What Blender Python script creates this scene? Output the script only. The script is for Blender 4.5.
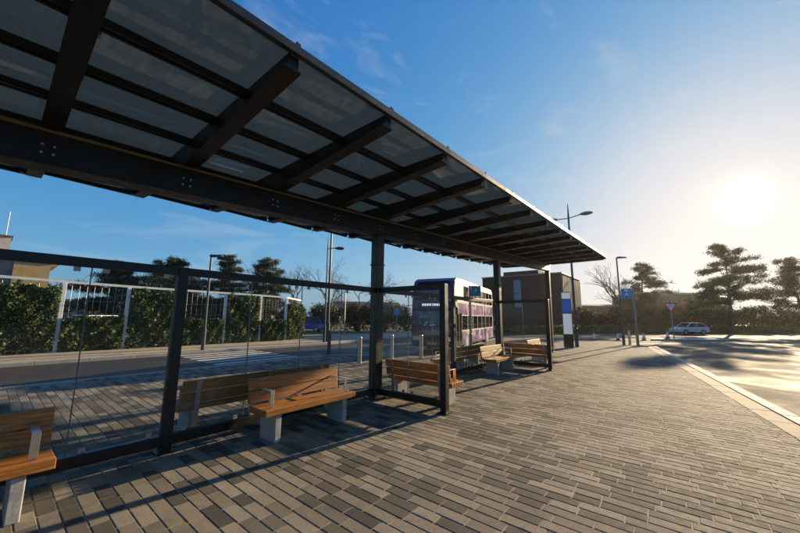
import bpy, bmesh, math, random
import numpy as np
from mathutils import Vector, Matrix

# ------------------------------------------------------------------ reset, camera, world, sun
for o in list(bpy.data.objects):
    bpy.data.objects.remove(o, do_unlink=True)
scene = bpy.context.scene
COL = scene.collection
R = math.radians
rng = random.Random(7)

CAM_H, YAW, PITCH, ROLL, FPX = 1.7255, 0.6886, 0.148, 0.0098, 335.0
cam_data = bpy.data.cameras.new('camera')
cam = bpy.data.objects.new('camera', cam_data)
COL.objects.link(cam)
cam_data.sensor_fit = 'HORIZONTAL'
cam_data.sensor_width = 36.0
cam_data.lens = 36.0 * FPX / 800.0
cam_data.clip_start = 0.05
cam_data.clip_end = 6000
cF = Vector((math.cos(YAW) * math.cos(PITCH), math.sin(YAW) * math.cos(PITCH), math.sin(PITCH)))
cR = Vector((math.sin(YAW), -math.cos(YAW), 0))
cU = cR.cross(cF)
c_, s_ = math.cos(ROLL), math.sin(ROLL)
rx = cR * c_ + cU * s_
ry = -cR * s_ + cU * c_
cam.matrix_world = Matrix(((rx.x, ry.x, -cF.x, 0), (rx.y, ry.y, -cF.y, 0), (rx.z, ry.z, -cF.z, CAM_H), (0, 0, 0, 1)))
scene.camera = cam

SUN_AZ, SUN_EL = R(-7.5), R(14.1)
world = bpy.data.worlds.new('World')
scene.world = world
world.use_nodes = True
wn, wl = world.node_tree.nodes, world.node_tree.links
wn.clear()
wo = wn.new('ShaderNodeOutputWorld')
bg = wn.new('ShaderNodeBackground')
sky = wn.new('ShaderNodeTexSky')
sky.sky_type = 'NISHITA'
sky.sun_disc = False
sky.sun_elevation = SUN_EL
sky.sun_rotation = math.pi / 2 - SUN_AZ
sky.altitude = 0
sky.air_density = 1.0
sky.dust_density = 1.0
sky.ozone_density = 2.0
bg.inputs['Strength'].default_value = 0.05
# thin cirrus wisps: a soft white veil mixed over the clear sky
tc = wn.new('ShaderNodeTexCoord')
mp = wn.new('ShaderNodeMapping')
mp.inputs['Rotation'].default_value = (0.0, 0.0, 0.5)
mp.inputs['Location'].default_value = (3.1, 1.7, 0.4)
mp.inputs['Scale'].default_value = (1.6, 4.5, 9.0)
nz = wn.new('ShaderNodeTexNoise')
nz.inputs['Scale'].default_value = 1.7
nz.inputs['Detail'].default_value = 7
nz.inputs['Roughness'].default_value = 0.55
nz.inputs['Distortion'].default_value = 0.6
rampc = wn.new('ShaderNodeMapRange')
rampc.inputs['From Min'].default_value = 0.56
rampc.inputs['From Max'].default_value = 0.78
rampc.inputs['To Min'].default_value = 0.0
rampc.inputs['To Max'].default_value = 0.24
mixc = wn.new('ShaderNodeMixRGB')
mixc.inputs['Color2'].default_value = (7.0, 6.7, 6.4, 1)
wl.new(tc.outputs['Generated'], mp.inputs['Vector'])
wl.new(mp.outputs['Vector'], nz.inputs['Vector'])
wl.new(nz.outputs['Fac'], rampc.inputs['Value'])
wl.new(rampc.outputs['Result'], mixc.inputs['Fac'])
# camera-style tone response of the whole sky, channel by channel
sepc = wn.new('ShaderNodeSeparateColor')
comc = wn.new('ShaderNodeCombineColor')
wl.new(sky.outputs['Color'], sepc.inputs[0])
for ci, (gm, am, sh_) in enumerate(((1.35, 8.0, 14.5), (1.05, 7.9, 4.6), (1.0, 7.3, 1.3))):
    def mnode(op, v1=None):
        nd_ = wn.new('ShaderNodeMath')
        nd_.operation = op
        if v1 is not None:
            nd_.inputs[1].default_value = v1
        return nd_
    pw_, ad_, dv_, mu_ = mnode('POWER', gm), mnode('ADD', sh_), mnode('DIVIDE'), mnode('MULTIPLY', am)
    wl.new(sepc.outputs[ci], pw_.inputs[0])
    wl.new(pw_.outputs[0], ad_.inputs[0])
    wl.new(pw_.outputs[0], dv_.inputs[0])
    wl.new(ad_.outputs[0], dv_.inputs[1])
    wl.new(dv_.outputs[0], mu_.inputs[0])
    wl.new(mu_.outputs[0], comc.inputs[ci])
wl.new(comc.outputs[0], mixc.inputs['Color1'])
# bright aureole of forward-scattered light round the sun itself
dotn = wn.new('ShaderNodeVectorMath')
dotn.operation = 'DOT_PRODUCT'
dotn.inputs[1].default_value = (math.cos(SUN_EL) * math.cos(SUN_AZ), math.cos(SUN_EL) * math.sin(SUN_AZ), math.sin(SUN_EL))
wl.new(tc.outputs['Generated'], dotn.inputs[0])
prev = mixc.outputs['Color']
for ex_, cc_ in ((160.0, (0.5, 0.4, 0.2)), (900.0, (2.2, 1.9, 1.3)), (4200.0, (18.0, 17.0, 14.0))):
    p2_ = wn.new('ShaderNodeMath')
    p2_.operation = 'POWER'
    p2_.use_clamp = True
    p2_.inputs[1].default_value = ex_
    mx_ = wn.new('ShaderNodeMath')
    mx_.operation = 'MAXIMUM'
    mx_.inputs[1].default_value = 0.0
    wl.new(dotn.outputs['Value'], mx_.inputs[0])
    wl.new(mx_.outputs[0], p2_.inputs[0])
    ad2_ = wn.new('ShaderNodeMixRGB')
    ad2_.blend_type = 'ADD'
    ad2_.inputs['Color2'].default_value = (*cc_, 1)
    wl.new(p2_.outputs[0], ad2_.inputs['Fac'])
    wl.new(prev, ad2_.inputs['Color1'])
    prev = ad2_.outputs['Color']
wl.new(prev, bg.inputs['Color'])
wl.new(bg.outputs['Background'], wo.inputs['Surface'])

sun_data = bpy.data.lights.new('sun', 'SUN')
sun = bpy.data.objects.new('sun', sun_data)
COL.objects.link(sun)
sun_data.energy = 5.0
sun_data.angle = R(0.6)
sun_data.color = (1.0, 0.77, 0.48)
sdir = Vector((math.cos(SUN_EL) * math.cos(SUN_AZ), math.cos(SUN_EL) * math.sin(SUN_AZ), math.sin(SUN_EL)))
sun.rotation_euler = sdir.to_track_quat('Z', 'Y').to_euler()
sun.location = sdir * 100

vs = scene.view_settings
vs.view_transform = 'Standard'
vs.look = 'None'
vs.exposure = 1.24
vs.gamma = 1.0
vs.use_curve_mapping = False
scene.render.engine = 'CYCLES'
scene.cycles.max_bounces = 10
scene.cycles.transparent_max_bounces = 24

# ------------------------------------------------------------------ material helpers
MATS = {}


class NT:
    def __init__(self, name):
        m = bpy.data.materials.new(name)
        m.use_nodes = True
        self.m, self.n, self.l = m, m.node_tree.nodes, m.node_tree.links
        self.bsdf = self.n['Principled BSDF']
        self.out = self.n['Material Output']
        MATS[name] = m

    def node(self, t, **kw):
        nd = self.n.new(t)
        for k, v in kw.items():
            if k.startswith('i_'):
                nd.inputs[k[2:].replace('_', ' ')].default_value = v
            else:
                setattr(nd, k, v)
        return nd

    def noise(self, scale, detail=4, rough=0.55, vec=None, dist=0.0):
        nd = self.node('ShaderNodeTexNoise')
        nd.inputs['Scale'].default_value = scale
        nd.inputs['Detail'].default_value = detail
        nd.inputs['Roughness'].default_value = rough
        nd.inputs['Distortion'].default_value = dist
        if vec is not None:
            self.l.new(vec, nd.inputs['Vector'])
        return nd.outputs['Fac']

    def coord(self, which='Object', scale=(1, 1, 1)):
        t = self.node('ShaderNodeTexCoord')
        mpp = self.node('ShaderNodeMapping')
        mpp.inputs['Scale'].default_value = scale
        self.l.new(t.outputs[which], mpp.inputs['Vector'])
        return mpp.outputs['Vector']

    def position(self, scale=(1, 1, 1)):
        t = self.node('ShaderNodeNewGeometry')
        mpp = self.node('ShaderNodeMapping')
        mpp.inputs['Scale'].default_value = scale
        self.l.new(t.outputs['Position'], mpp.inputs['Vector'])
        return mpp.outputs['Vector']

    def ramp(self, fac, stops, interp='LINEAR'):
        r = self.node('ShaderNodeValToRGB')
        cr = r.color_ramp
        cr.interpolation = interp
        while len(cr.elements) < len(stops):
            cr.elements.new(0.5)
        for e, (p_, c) in zip(cr.elements, stops):
            e.position = p_
            e.color = (c[0], c[1], c[2], 1) if not isinstance(c, (int, float)) else (c, c, c, 1)
        self.l.new(fac, r.inputs['Fac'])
        return r.outputs['Color']

    def mix(self, fac, a, b, mode='MIX'):
        mx = self.node('ShaderNodeMixRGB', blend_type=mode)
        for s, v in (('Fac', fac), ('Color1', a), ('Color2', b)):
            if isinstance(v, (int, float)):
                mx.inputs[s].default_value = v if s == 'Fac' else (v, v, v, 1)
            elif isinstance(v, tuple):
                mx.inputs[s].default_value = (v[0], v[1], v[2], 1)
            else:
                self.l.new(v, mx.inputs[s])
        return mx.outputs['Color']

    def bump(self, h, strength=0.3, dist=0.01):
        b = self.node('ShaderNodeBump')
        b.inputs['Strength'].default_value = strength
        b.inputs['Distance'].default_value = dist
        self.l.new(h, b.inputs['Height'])
        self.l.new(b.outputs['Normal'], self.bsdf.inputs['Normal'])

    def base(self, col):
        if isinstance(col, tuple):
            self.bsdf.inputs['Base Color'].default_value = (*col, 1)
        else:
            self.l.new(col, self.bsdf.inputs['Base Color'])

    def set(self, **kw):
        for k, v in kw.items():
            self.bsdf.inputs[k.replace('_', ' ')].default_value = v


def simple(name, col, rough=0.5, metal=0.0, var=0.15, nscale=6.0, bump=0.0, spec=0.5, roughvar=0.0):
    t = NT(name)
    v = t.coord()
    nf = t.noise(nscale, 6, 0.6, v)
    lo = tuple(c * (1 - var) for c in col)
    hi = tuple(min(1, c * (1 + var)) for c in col)
    t.base(t.ramp(nf, [(0.3, lo), (0.7, hi)]))
    t.set(Roughness=rough, Metallic=metal, Specular_IOR_Level=spec)
    if roughvar:
        nf2 = t.noise(nscale * 3.1, 5, 0.6, v)
        t.l.new(t.ramp(nf2, [(0.3, max(0.02, rough - roughvar)), (0.7, min(1, rough + roughvar))]), t.bsdf.inputs['Roughness'])
    if bump:
        t.bump(t.noise(nscale * 8, 4, 0.6, v), bump, 0.01)
    return t.m


def paver_mat(name, per_object):
    t = NT(name)
    if per_object:
        rnd = t.node('ShaderNodeObjectInfo').outputs['Random']
    else:
        rnd = t.node('ShaderNodeNewGeometry').outputs['Random Per Island']
    pos = t.position()
    base = t.ramp(rnd, [(0.0, (0.072, 0.066, 0.059)), (0.22, (0.105, 0.093, 0.079)), (0.38, (0.15, 0.130, 0.104)),
                        (0.5, (0.205, 0.174, 0.134)), (0.7, (0.25, 0.212, 0.163)), (0.88, (0.30, 0.260, 0.204)), (1.0, (0.18, 0.147, 0.110))])
    big = t.noise(0.55, 4, 0.6, pos)
    base = t.mix(0.55, base, t.ramp(big, [(0.3, 0.62), (0.7, 1.0)]), 'MULTIPLY')
    spk = t.noise(120, 3, 0.75, pos)
    base = t.mix(0.75, base, t.ramp(spk, [(0.36, 0.42), (0.5, 1.0), (0.64, 1.55)]), 'MULTIPLY')
    gum = t.noise(5.5, 2, 0.4, pos)
    base = t.mix(0.6, base, t.ramp(gum, [(0.72, 1.0), (0.755, 0.45)]), 'MULTIPLY')
    stain = t.noise(2.6, 5, 0.65, pos, 0.8)
    base = t.mix(0.4, base, t.ramp(stain, [(0.42, 1.0), (0.66, 0.5)]), 'MULTIPLY')
    t.base(base)
    t.set(Specular_IOR_Level=0.22)
    rr = t.noise(14, 4, 0.6, pos)
    t.l.new(t.ramp(rr, [(0.3, 0.80), (0.7, 0.95)]), t.bsdf.inputs['Roughness'])
    hh = t.mix(0.35, t.noise(120, 3, 0.7, pos), t.noise(28, 3, 0.6, pos))
    t.bump(hh, 0.8, 0.008)
    return t.m


def asphalt_mat(name, lo, hi, rough=(0.45, 0.7), patch=1.0):
    t = NT(name)
    pos = t.position()
    big = t.noise(0.22, 5, 0.6, pos, 0.4)
    base = t.ramp(big, [(0.3, lo), (0.7, hi)])
    agg = t.noise(70, 3, 0.75, pos)
    base = t.mix(0.75, base, t.ramp(agg, [(0.34, 0.45), (0.52, 1.0), (0.68, 1.9)]), 'MULTIPLY')
    crk = t.noise(1.1, 6, 0.7, pos, 1.4)
    base = t.mix(0.5, base, t.ramp(crk, [(0.46, 1.0), (0.5, 0.7), (0.54, 1.0)]), 'MULTIPLY')
    t.base(base)
    rr = t.noise(0.5, 5, 0.65, pos, 0.7)
    t.l.new(t.ramp(rr, [(0.35, rough[0]), (0.62, rough[1])]), t.bsdf.inputs['Roughness'])
    t.set(Specular_IOR_Level=0.3)
    hh = t.mix(0.3, t.noise(80, 3, 0.75, pos), t.noise(1.6, 5, 0.6, pos))
    t.bump(hh, 1.0, 0.02)
    return t.m


def wood_mat(name, lo, mid, hi):
    t = NT(name)
    v = t.coord('Object', (1.0, 14, 14))
    oi = t.node('ShaderNodeObjectInfo').outputs['Random']
    add = t.node('ShaderNodeVectorMath', operation='ADD')
    comb = t.node('ShaderNodeCombineXYZ')
    mul = t.node('ShaderNodeMath', operation='MULTIPLY')
    mul.inputs[1].default_value = 37.0
    t.l.new(oi, mul.inputs[0])
    t.l.new(mul.outputs[0], comb.inputs['X'])
    t.l.new(mul.outputs[0], comb.inputs['Z'])
    t.l.new(v, add.inputs[0])
    t.l.new(comb.outputs[0], add.inputs[1])
    vv = add.outputs[0]
    g1 = t.noise(2.2, 6, 0.6, vv, 1.2)
    base = t.ramp(g1, [(0.28, lo), (0.5, mid), (0.74, hi)])
    g2 = t.noise(11, 4, 0.7, vv, 0.4)
    base = t.mix(0.55, base, t.ramp(g2, [(0.36, 0.55), (0.6, 1.1)]), 'MULTIPLY')
    base = t.mix(0.45, base, t.ramp(oi, [(0.0, 0.75), (1.0, 1.15)]), 'MULTIPLY')
    t.base(base)
    t.set(Roughness=0.5, Specular_IOR_Level=0.4)
    t.bump(g2, 0.25, 0.004)
    return t.m


def glass_mat(name, tint, spec_rough=0.02, dirt=0.03, body=None, body_fac=0.0, f0=0.03, translucent=False):
    """thin architectural glazing: clear transmission + fresnel reflection + a little dust"""
    t = NT(name)
    t.n.remove(t.bsdf)
    tr = t.node('ShaderNodeBsdfTransparent')
    tr.inputs['Color'].default_value = (*tint, 1)
    gl = t.node('ShaderNodeBsdfGlossy')
    gl.inputs['Roughness'].default_value = spec_rough
    lw = t.node('ShaderNodeLayerWeight')
    lw.inputs['Blend'].default_value = 0.5
    pw = t.node('ShaderNodeMath', operation='POWER')
    pw.inputs[1].default_value = 5.0
    t.l.new(lw.outputs['Facing'], pw.inputs[0])
    mr_ = t.node('ShaderNodeMapRange')
    mr_.inputs['To Min'].default_value = f0
    mr_.inputs['To Max'].default_value = 0.9
    t.l.new(pw.outputs[0], mr_.inputs['Value'])
    df = t.node('ShaderNodeBsdfTranslucent' if translucent else 'ShaderNodeBsdfDiffuse')
    df.inputs['Color'].default_value = (*(body or (0.6, 0.6, 0.58)), 1)
    pos = t.position((1, 1, 0.35))
    dn = t.noise(3.0, 6, 0.7, pos, 0.5)
    dfac = t.ramp(dn, [(0.35, body_fac), (0.75, min(1.0, body_fac + dirt))])
    m1 = t.node('ShaderNodeMixShader')
    t.l.new(dfac, m1.inputs[0])
    t.l.new(tr.outputs[0], m1.inputs[1])
    t.l.new(df.outputs[0], m1.inputs[2])
    m2 = t.node('ShaderNodeMixShader')
    t.l.new(mr_.outputs['Result'], m2.inputs[0])
    t.l.new(m1.outputs[0], m2.inputs[1])
    t.l.new(gl.outputs[0], m2.inputs[2])
    t.l.new(m2.outputs[0], t.out.inputs['Surface'])
    return t.m


def leaf_mat(name, stops, trans=0.35, rough=0.5):
    t = NT(name)
    t.n.remove(t.bsdf)
    rnd = t.node('ShaderNodeNewGeometry').outputs['Random Per Island']
    pos = t.position()
    big = t.noise(0.9, 3, 0.6, pos)
    c = t.ramp(rnd, stops)
    c = t.mix(0.5, c, t.ramp(big, [(0.3, 0.65), (0.7, 1.15)]), 'MULTIPLY')
    pr = t.node('ShaderNodeBsdfPrincipled')
    pr.inputs['Roughness'].default_value = rough
    pr.inputs['Specular IOR Level'].default_value = 0.35
    t.l.new(c, pr.inputs['Base Color'])
    tl = t.node('ShaderNodeBsdfTranslucent')
    t.l.new(c, tl.inputs['Color'])
    mx = t.node('ShaderNodeMixShader')
    mx.inputs[0].default_value = trans
    t.l.new(pr.outputs[0], mx.inputs[1])
    t.l.new(tl.outputs[0], mx.inputs[2])
    t.l.new(mx.outputs[0], t.out.inputs['Surface'])
    return t.m


def emit_mat(name, col, strength):
    t = NT(name)
    t.base(col)
    t.bsdf.inputs['Emission Color'].default_value = (*col, 1)
    t.bsdf.inputs['Emission Strength'].default_value = strength
    t.set(Roughness=0.2)
    return t.m


M = {}
M['paver_one'] = paver_mat('paver_single', True)
M['paver_field'] = paver_mat('paver_many', False)
M['sand'] = simple('joint_sand', (0.235, 0.195, 0.135), 0.9, var=0.35, nscale=9, bump=0.4)
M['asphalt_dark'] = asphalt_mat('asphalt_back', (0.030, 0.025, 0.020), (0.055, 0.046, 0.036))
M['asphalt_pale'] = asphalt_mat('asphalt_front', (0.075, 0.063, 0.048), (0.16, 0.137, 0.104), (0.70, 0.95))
M['kerb'] = simple('kerb_granite', (0.22, 0.175, 0.128), 0.88, var=0.25, nscale=5, bump=0.35)
M['channel'] = simple('channel_concrete', (0.46, 0.41, 0.34), 0.85, var=0.18, nscale=4, bump=0.3)
M['kerb_grey'] = simple('kerb_concrete', (0.33, 0.32, 0.30), 0.75, var=0.2, nscale=5, bump=0.3)
M['footpath'] = simple('footpath_slabs', (0.33, 0.265, 0.185), 0.85, var=0.2, nscale=1.5, bump=0.3)
M['tactile'] = simple('tactile_buff', (0.50, 0.37, 0.16), 0.8, var=0.15, nscale=5, bump=0.4)
M['line_white'] = simple('road_paint_white', (0.50, 0.47, 0.42), 0.7, var=0.3, nscale=3, bump=0.2)
M['earth'] = simple('earth_grass', (0.075, 0.085, 0.035), 0.95, var=0.45, nscale=0.35, bump=0.5)
M['steel_dark'] = simple('dark_coated_steel', (0.0085, 0.0082, 0.0082), 0.42, 0.0, var=0.25, nscale=2.2, spec=0.5, roughvar=0.1)
M['steel_column'] = simple('grey_coated_steel', (0.017, 0.0165, 0.0165), 0.38, 0.0, var=0.18, nscale=2.0, spec=0.5, roughvar=0.08)
M['galv'] = simple('galvanised_steel', (0.36, 0.36, 0.355), 0.45, 0.7, var=0.15, nscale=9, roughvar=0.1)
M['stainless'] = simple('stainless_steel', (0.55, 0.54, 0.52), 0.33, 0.9, var=0.1, nscale=6, roughvar=0.08)
M['brass'] = simple('bronze_trim', (0.24, 0.18, 0.09), 0.5, 0.3, var=0.2, nscale=5)
M['concrete_leg'] = simple('bench_leg_concrete', (0.37, 0.36, 0.335), 0.8, var=0.32, nscale=3.5, bump=0.25)
M['wood'] = wood_mat('bench_timber', (0.17, 0.055, 0.011), (0.38, 0.14, 0.026), (0.56, 0.24, 0.052))
M['wood_end'] = M['wood']
M['glass'] = glass_mat('clear_glass', (0.955, 0.97, 0.965), 0.015, dirt=0.03, f0=0.02)
M['roof_glass'] = glass_mat('smoked_roof_glass', (0.20, 0.23, 0.235), 0.035, dirt=0.22, body=(0.18, 0.22, 0.23), body_fac=0.70, f0=0.10, translucent=True)
M['paint_white'] = simple('white_paint', (0.74, 0.74, 0.73), 0.5, var=0.1, nscale=4, bump=0.05)
M['ivy'] = leaf_mat('ivy_leaf', [(0.0, (0.028, 0.052, 0.012)), (0.4, (0.065, 0.105, 0.022)), (0.75, (0.13, 0.165, 0.04)), (0.95, (0.15, 0.17, 0.05)), (1.0, (0.18, 0.11, 0.04))], 0.3, 0.55)
M['pine'] = leaf_mat('pine_needle', [(0.0, (0.018, 0.034, 0.016)), (0.5, (0.04, 0.06, 0.025)), (0.85, (0.075, 0.085, 0.03)), (1.0, (0.14, 0.10, 0.04))], 0.45, 0.6)
M['brown_leaf'] = leaf_mat('winter_leaf', [(0.0, (0.06, 0.035, 0.02)), (0.5, (0.12, 0.065, 0.03)), (0.85, (0.19, 0.11, 0.045)), (1.0, (0.10, 0.10, 0.03))], 0.35, 0.7)
M['green_leaf'] = leaf_mat('evergreen_leaf', [(0.0, (0.022, 0.035, 0.012)), (0.5, (0.05, 0.066, 0.022)), (0.85, (0.10, 0.10, 0.035)), (1.0, (0.15, 0.11, 0.045))], 0.32, 0.5)
M['hedge_leaf'] = leaf_mat('hedge_leaf', [(0.0, (0.04, 0.075, 0.015)), (0.6, (0.085, 0.13, 0.025)), (1.0, (0.17, 0.19, 0.04))], 0.35, 0.5)
M['bark'] = simple('bark', (0.10, 0.070, 0.048), 0.9, var=0.35, nscale=3, bump=0.6)
M['twig'] = simple('twig_bark', (0.13, 0.095, 0.07), 0.9, var=0.3, nscale=3)
M['sign_blue'] = simple('sign_blue', (0.02, 0.30, 0.52), 0.4, var=0.05)
M['sign_white'] = simple('sign_white', (0.80, 0.80, 0.79), 0.4, var=0.04)
M['sign_red'] = simple('sign_red', (0.70, 0.02, 0.025), 0.4, var=0.06)
M['pole_grey'] = simple('pole_grey_paint', (0.22, 0.25, 0.27), 0.45, 0.2, var=0.1)
M['pole_dark'] = simple('pole_dark_paint', (0.045, 0.05, 0.058), 0.45, 0.1, var=0.15)
M['screen'] = emit_mat('totem_screen_blue', (0.015, 0.10, 0.50), 0.10)
M['glow_panel'] = emit_mat('totem_panel_added_glow', (0.78, 0.84, 0.86), 0.10)  # faint glow added to brighten the pale totem panels
M['seal'] = simple('pane_seal', (0.12, 0.13, 0.13), 0.4, var=0.1)
M['black'] = simple('black_plastic', (0.018, 0.017, 0.017), 0.4, var=0.2)
M['tyre'] = simple('tyre_rubber', (0.02, 0.02, 0.02), 0.8, var=0.2)
M['wood_dark'] = simple('dark_timber_cladding', (0.012, 0.0125, 0.0135), 0.85, var=0.4, nscale=1.2)
M['wood_sunlit'] = simple('sunlit_timber_cladding', (0.13, 0.11, 0.08), 0.85, var=0.35, nscale=1.5)
M['clad_tan'] = simple('tan_cladding', (0.42, 0.27, 0.11), 0.7, var=0.15, nscale=1.0)
M['clad_grey'] = simple('grey_cladding', (0.16, 0.15, 0.17), 0.6, var=0.15, nscale=1.0)
M['clad_pale'] = simple('pale_render', (0.42, 0.40, 0.38), 0.7, var=0.12, nscale=1.0)
M['brick'] = simple('brown_brickwork', (0.14, 0.075, 0.05), 0.85, var=0.3, nscale=1.5)
M['roof_tile'] = simple('roof_covering', (0.10, 0.08, 0.075), 0.7, var=0.25, nscale=0.8)
M['win'] = glass_mat('building_window', (0.10, 0.13, 0.15), 0.03, 0.02, body=(0.03, 0.04, 0.05), body_fac=0.5)
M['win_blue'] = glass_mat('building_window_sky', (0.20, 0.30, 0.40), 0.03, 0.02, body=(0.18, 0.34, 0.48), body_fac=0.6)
M['car_white'] = simple('car_paint_pale', (0.62, 0.64, 0.66), 0.25, 0.1, var=0.05)
M['car_blue'] = simple('car_paint_blue', (0.015, 0.06, 0.42), 0.22, 0.2, var=0.08)
M['car_glass'] = glass_mat('car_glass', (0.25, 0.28, 0.29), 0.02, 0.02, body=(0.02, 0.02, 0.025), body_fac=0.35)
M['lamp_red'] = simple('tail_lamp', (0.45, 0.02, 0.02), 0.25, var=0.05)
M['lamp_clear'] = simple('head_lamp', (0.75, 0.75, 0.72), 0.15, 0.3, var=0.05)
M['bus_purple'] = simple('bus_paint_purple', (0.085, 0.030, 0.105), 0.4, 0.1, var=0.2, nscale=1.5)
M['bus_sky_teal'] = simple('bus_windscreen_sky', (0.075, 0.17, 0.25), 0.2, 0.0, var=0.15, nscale=1.5)  # reflected sky blue painted into the windscreen colour
M['bus_white'] = simple('bus_paint_white', (0.74, 0.70, 0.66), 0.3, var=0.06)
M['bus_glass'] = glass_mat('bus_glass', (0.1, 0.1, 0.1), 0.03, 0.02, body=(0.008, 0.009, 0.009), body_fac=0.97, f0=0.022)
M['cone_orange'] = simple('cone_orange', (0.62, 0.09, 0.025), 0.55, var=0.12)
M['plate'] = simple('number_plate', (0.70, 0.66, 0.45), 0.4, var=0.05)


def mosaic():
    t = NT('bus_mosaic_print')
    v = t.coord('Object', (1, 1, 1))
    vo = t.node('ShaderNodeTexVoronoi')
    vo.inputs['Scale'].default_value = 2.6
    t.l.new(v, vo.inputs['Vector'])
    nf = t.noise(0.55, 3, 0.5, v, 0.5)
    sep = t.node('ShaderNodeSeparateColor')
    t.l.new(vo.outputs['Color'], sep.inputs[0])
    add = t.mix(0.45, nf, sep.outputs[0])
    t.base(t.ramp(add, [(0.25, (0.04, 0.016, 0.12)), (0.44, (0.10, 0.035, 0.19)), (0.52, (0.22, 0.06, 0.25)), (0.60, (0.38, 0.16, 0.34)), (0.70, (0.60, 0.50, 0.57))]))
    t.set(Roughness=0.28)
    return t.m


M['bus_mosaic'] = mosaic()


# ------------------------------------------------------------------ geometry helpers
class MB:
    """collects vertices and faces of ONE mesh"""

    def __init__(self):
        self.v, self.f = [], []

    def add(self, verts, faces):
        o = len(self.v)
        self.v += [tuple(x) for x in verts]
        self.f += [tuple(i + o for i in f) for f in faces]
        return self

    def box(self, x0, x1, y0, y1, z0, z1):
        v = [(x0, y0, z0), (x1, y0, z0), (x1, y1, z0), (x0, y1, z0), (x0, y0, z1), (x1, y0, z1), (x1, y1, z1), (x0, y1, z1)]
        return self.add(v, [(3, 2, 1, 0), (4, 5, 6, 7), (0, 1, 5, 4), (1, 2, 6, 5), (2, 3, 7, 6), (3, 0, 4, 7)])

    def hexa(self, b, t):
        return self.add(list(b) + list(t), [(3, 2, 1, 0), (4, 5, 6, 7), (0, 1, 5, 4), (1, 2, 6, 5), (2, 3, 7, 6), (3, 0, 4, 7)])

    def prism(self, poly, axis, a0, a1):
        """extrude a 2-D polygon along an axis; poly in the two other axes (order kept: x->(y,z), y->(x,z), z->(x,y))"""
        def mk(p, a):
            return {'x': (a, p[0], p[1]), 'y': (p[0], a, p[1]), 'z': (p[0], p[1], a)}[axis]
        n = len(poly)
        v = [mk(p_, a0) for p_ in poly] + [mk(p_, a1) for p_ in poly]
        f = [tuple(range(n))[::-1], tuple(range(n, 2 * n))] + [(i, (i + 1) % n, n + (i + 1) % n, n + i) for i in range(n)]
        return self.add(v, f)

    def tube(self, pts, rad, n=8, caps=True):
        pts = [Vector(p_) for p_ in pts]
        if not isinstance(rad, (list, tuple)):
            rad = [rad] * len(pts)
        base = len(self.v)
        for i, p_ in enumerate(pts):
            d = (pts[min(i + 1, len(pts) - 1)] - pts[max(i - 1, 0)]).normalized()
            a = d.cross(Vector((0, 0, 1)))
            if a.length < 1e-3:
                a = d.cross(Vector((1, 0, 0)))
            a.normalize()
            b = d.cross(a)
            for k in range(n):
                an = 2 * math.pi * k / n
                self.v.append(tuple(p_ + (a * math.cos(an) + b * math.sin(an)) * rad[i]))
        for i in range(len(pts) - 1):
            for k in range(n):
                k2 = (k + 1) % n
                self.f.append((base + i * n + k, base + i * n + k2, base + (i + 1) * n + k2, base + (i + 1) * n + k))
        if caps:
            self.f.append(tuple(base + k for k in range(n))[::-1])
            e = base + (len(pts) - 1) * n
            self.f.append(tuple(e + k for k in range(n)))
        return self

    def lathe(self, prof, cx=0, cy=0, n=16):
        """profile list of (r, z)"""
        base = len(self.v)
        for r_, z in prof:
            for k in range(n):
                an = 2 * math.pi * k / n
                self.v.append((cx + r_ * math.cos(an), cy + r_ * math.sin(an), z))
        for i in range(len(prof) - 1):
            for k in range(n):
                k2 = (k + 1) % n
                self.f.append((base + i * n + k, base + i * n + k2, base + (i + 1) * n + k2, base + (i + 1) * n + k))
        self.f.append(tuple(base + k for k in range(n))[::-1])
        e = base + (len(prof) - 1) * n
        self.f.append(tuple(e + k for k in range(n)))
        return self

    def mesh(self, name):
        me = bpy.data.meshes.new(name)
        me.from_pydata(self.v, [], self.f)
        me.update()
        bm = bmesh.new()
        bm.from_mesh(me)
        bmesh.ops.recalc_face_normals(bm, faces=bm.faces)
        bm.to_mesh(me)
        bm.free()
        return me


def obj(name, mb, mat, parent=None, bevel=0.0, smooth=False, world=False):
    """link ONE mesh object. world=True: vertices are in world coordinates and the parent is an unrotated root"""
    me = mb.mesh(name) if isinstance(mb, MB) else mb
    if mat is not None:
        me.materials.append(M[mat] if isinstance(mat, str) else mat)
    o = bpy.data.objects.new(name, me)
    COL.objects.link(o)
    if parent is not None:
        o.parent = parent
        if world:
            off = Vector((0, 0, 0))
            q = parent
            while q is not None:
                off += q.location
                q = q.parent
            me.transform(Matrix.Translation(-off))
    if bevel:
        b = o.modifiers.new('bevel', 'BEVEL')
        b.width = bevel
        b.segments = 2
        b.limit_method = 'ANGLE'
        b.angle_limit = R(40)
    if smooth:
        for p_ in me.polygons:
            p_.use_smooth = True
    return o


def tag(o, label, cat, group=None):
    o['label'] = label
    o['category'] = cat
    if group:
        o['group'] = group
    return o


def struct(o):
    o['kind'] = 'structure'
    return o


def thing(name, label, cat, loc=(0, 0, 0), rz=0.0, group=None):
    e = bpy.data.objects.new(name, None)
    e.empty_display_size = 0.2
    COL.objects.link(e)
    e.location = loc
    e.rotation_euler = (0, 0, rz)
    return tag(e, label, cat, group)


def copy_thing(root, loc, rz, label, group=None):
    r = root.copy()
    COL.objects.link(r)
    r.location = loc
    r.rotation_euler = (0, 0, rz)
    r['label'] = label
    if group:
        r['group'] = group
    for ch in list(root.children):
        c = ch.copy()
        COL.objects.link(c)
        c.parent = r
        for g_ in list(ch.children):
            d = g_.copy()
            COL.objects.link(d)
            d.parent = c
    return r


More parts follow.
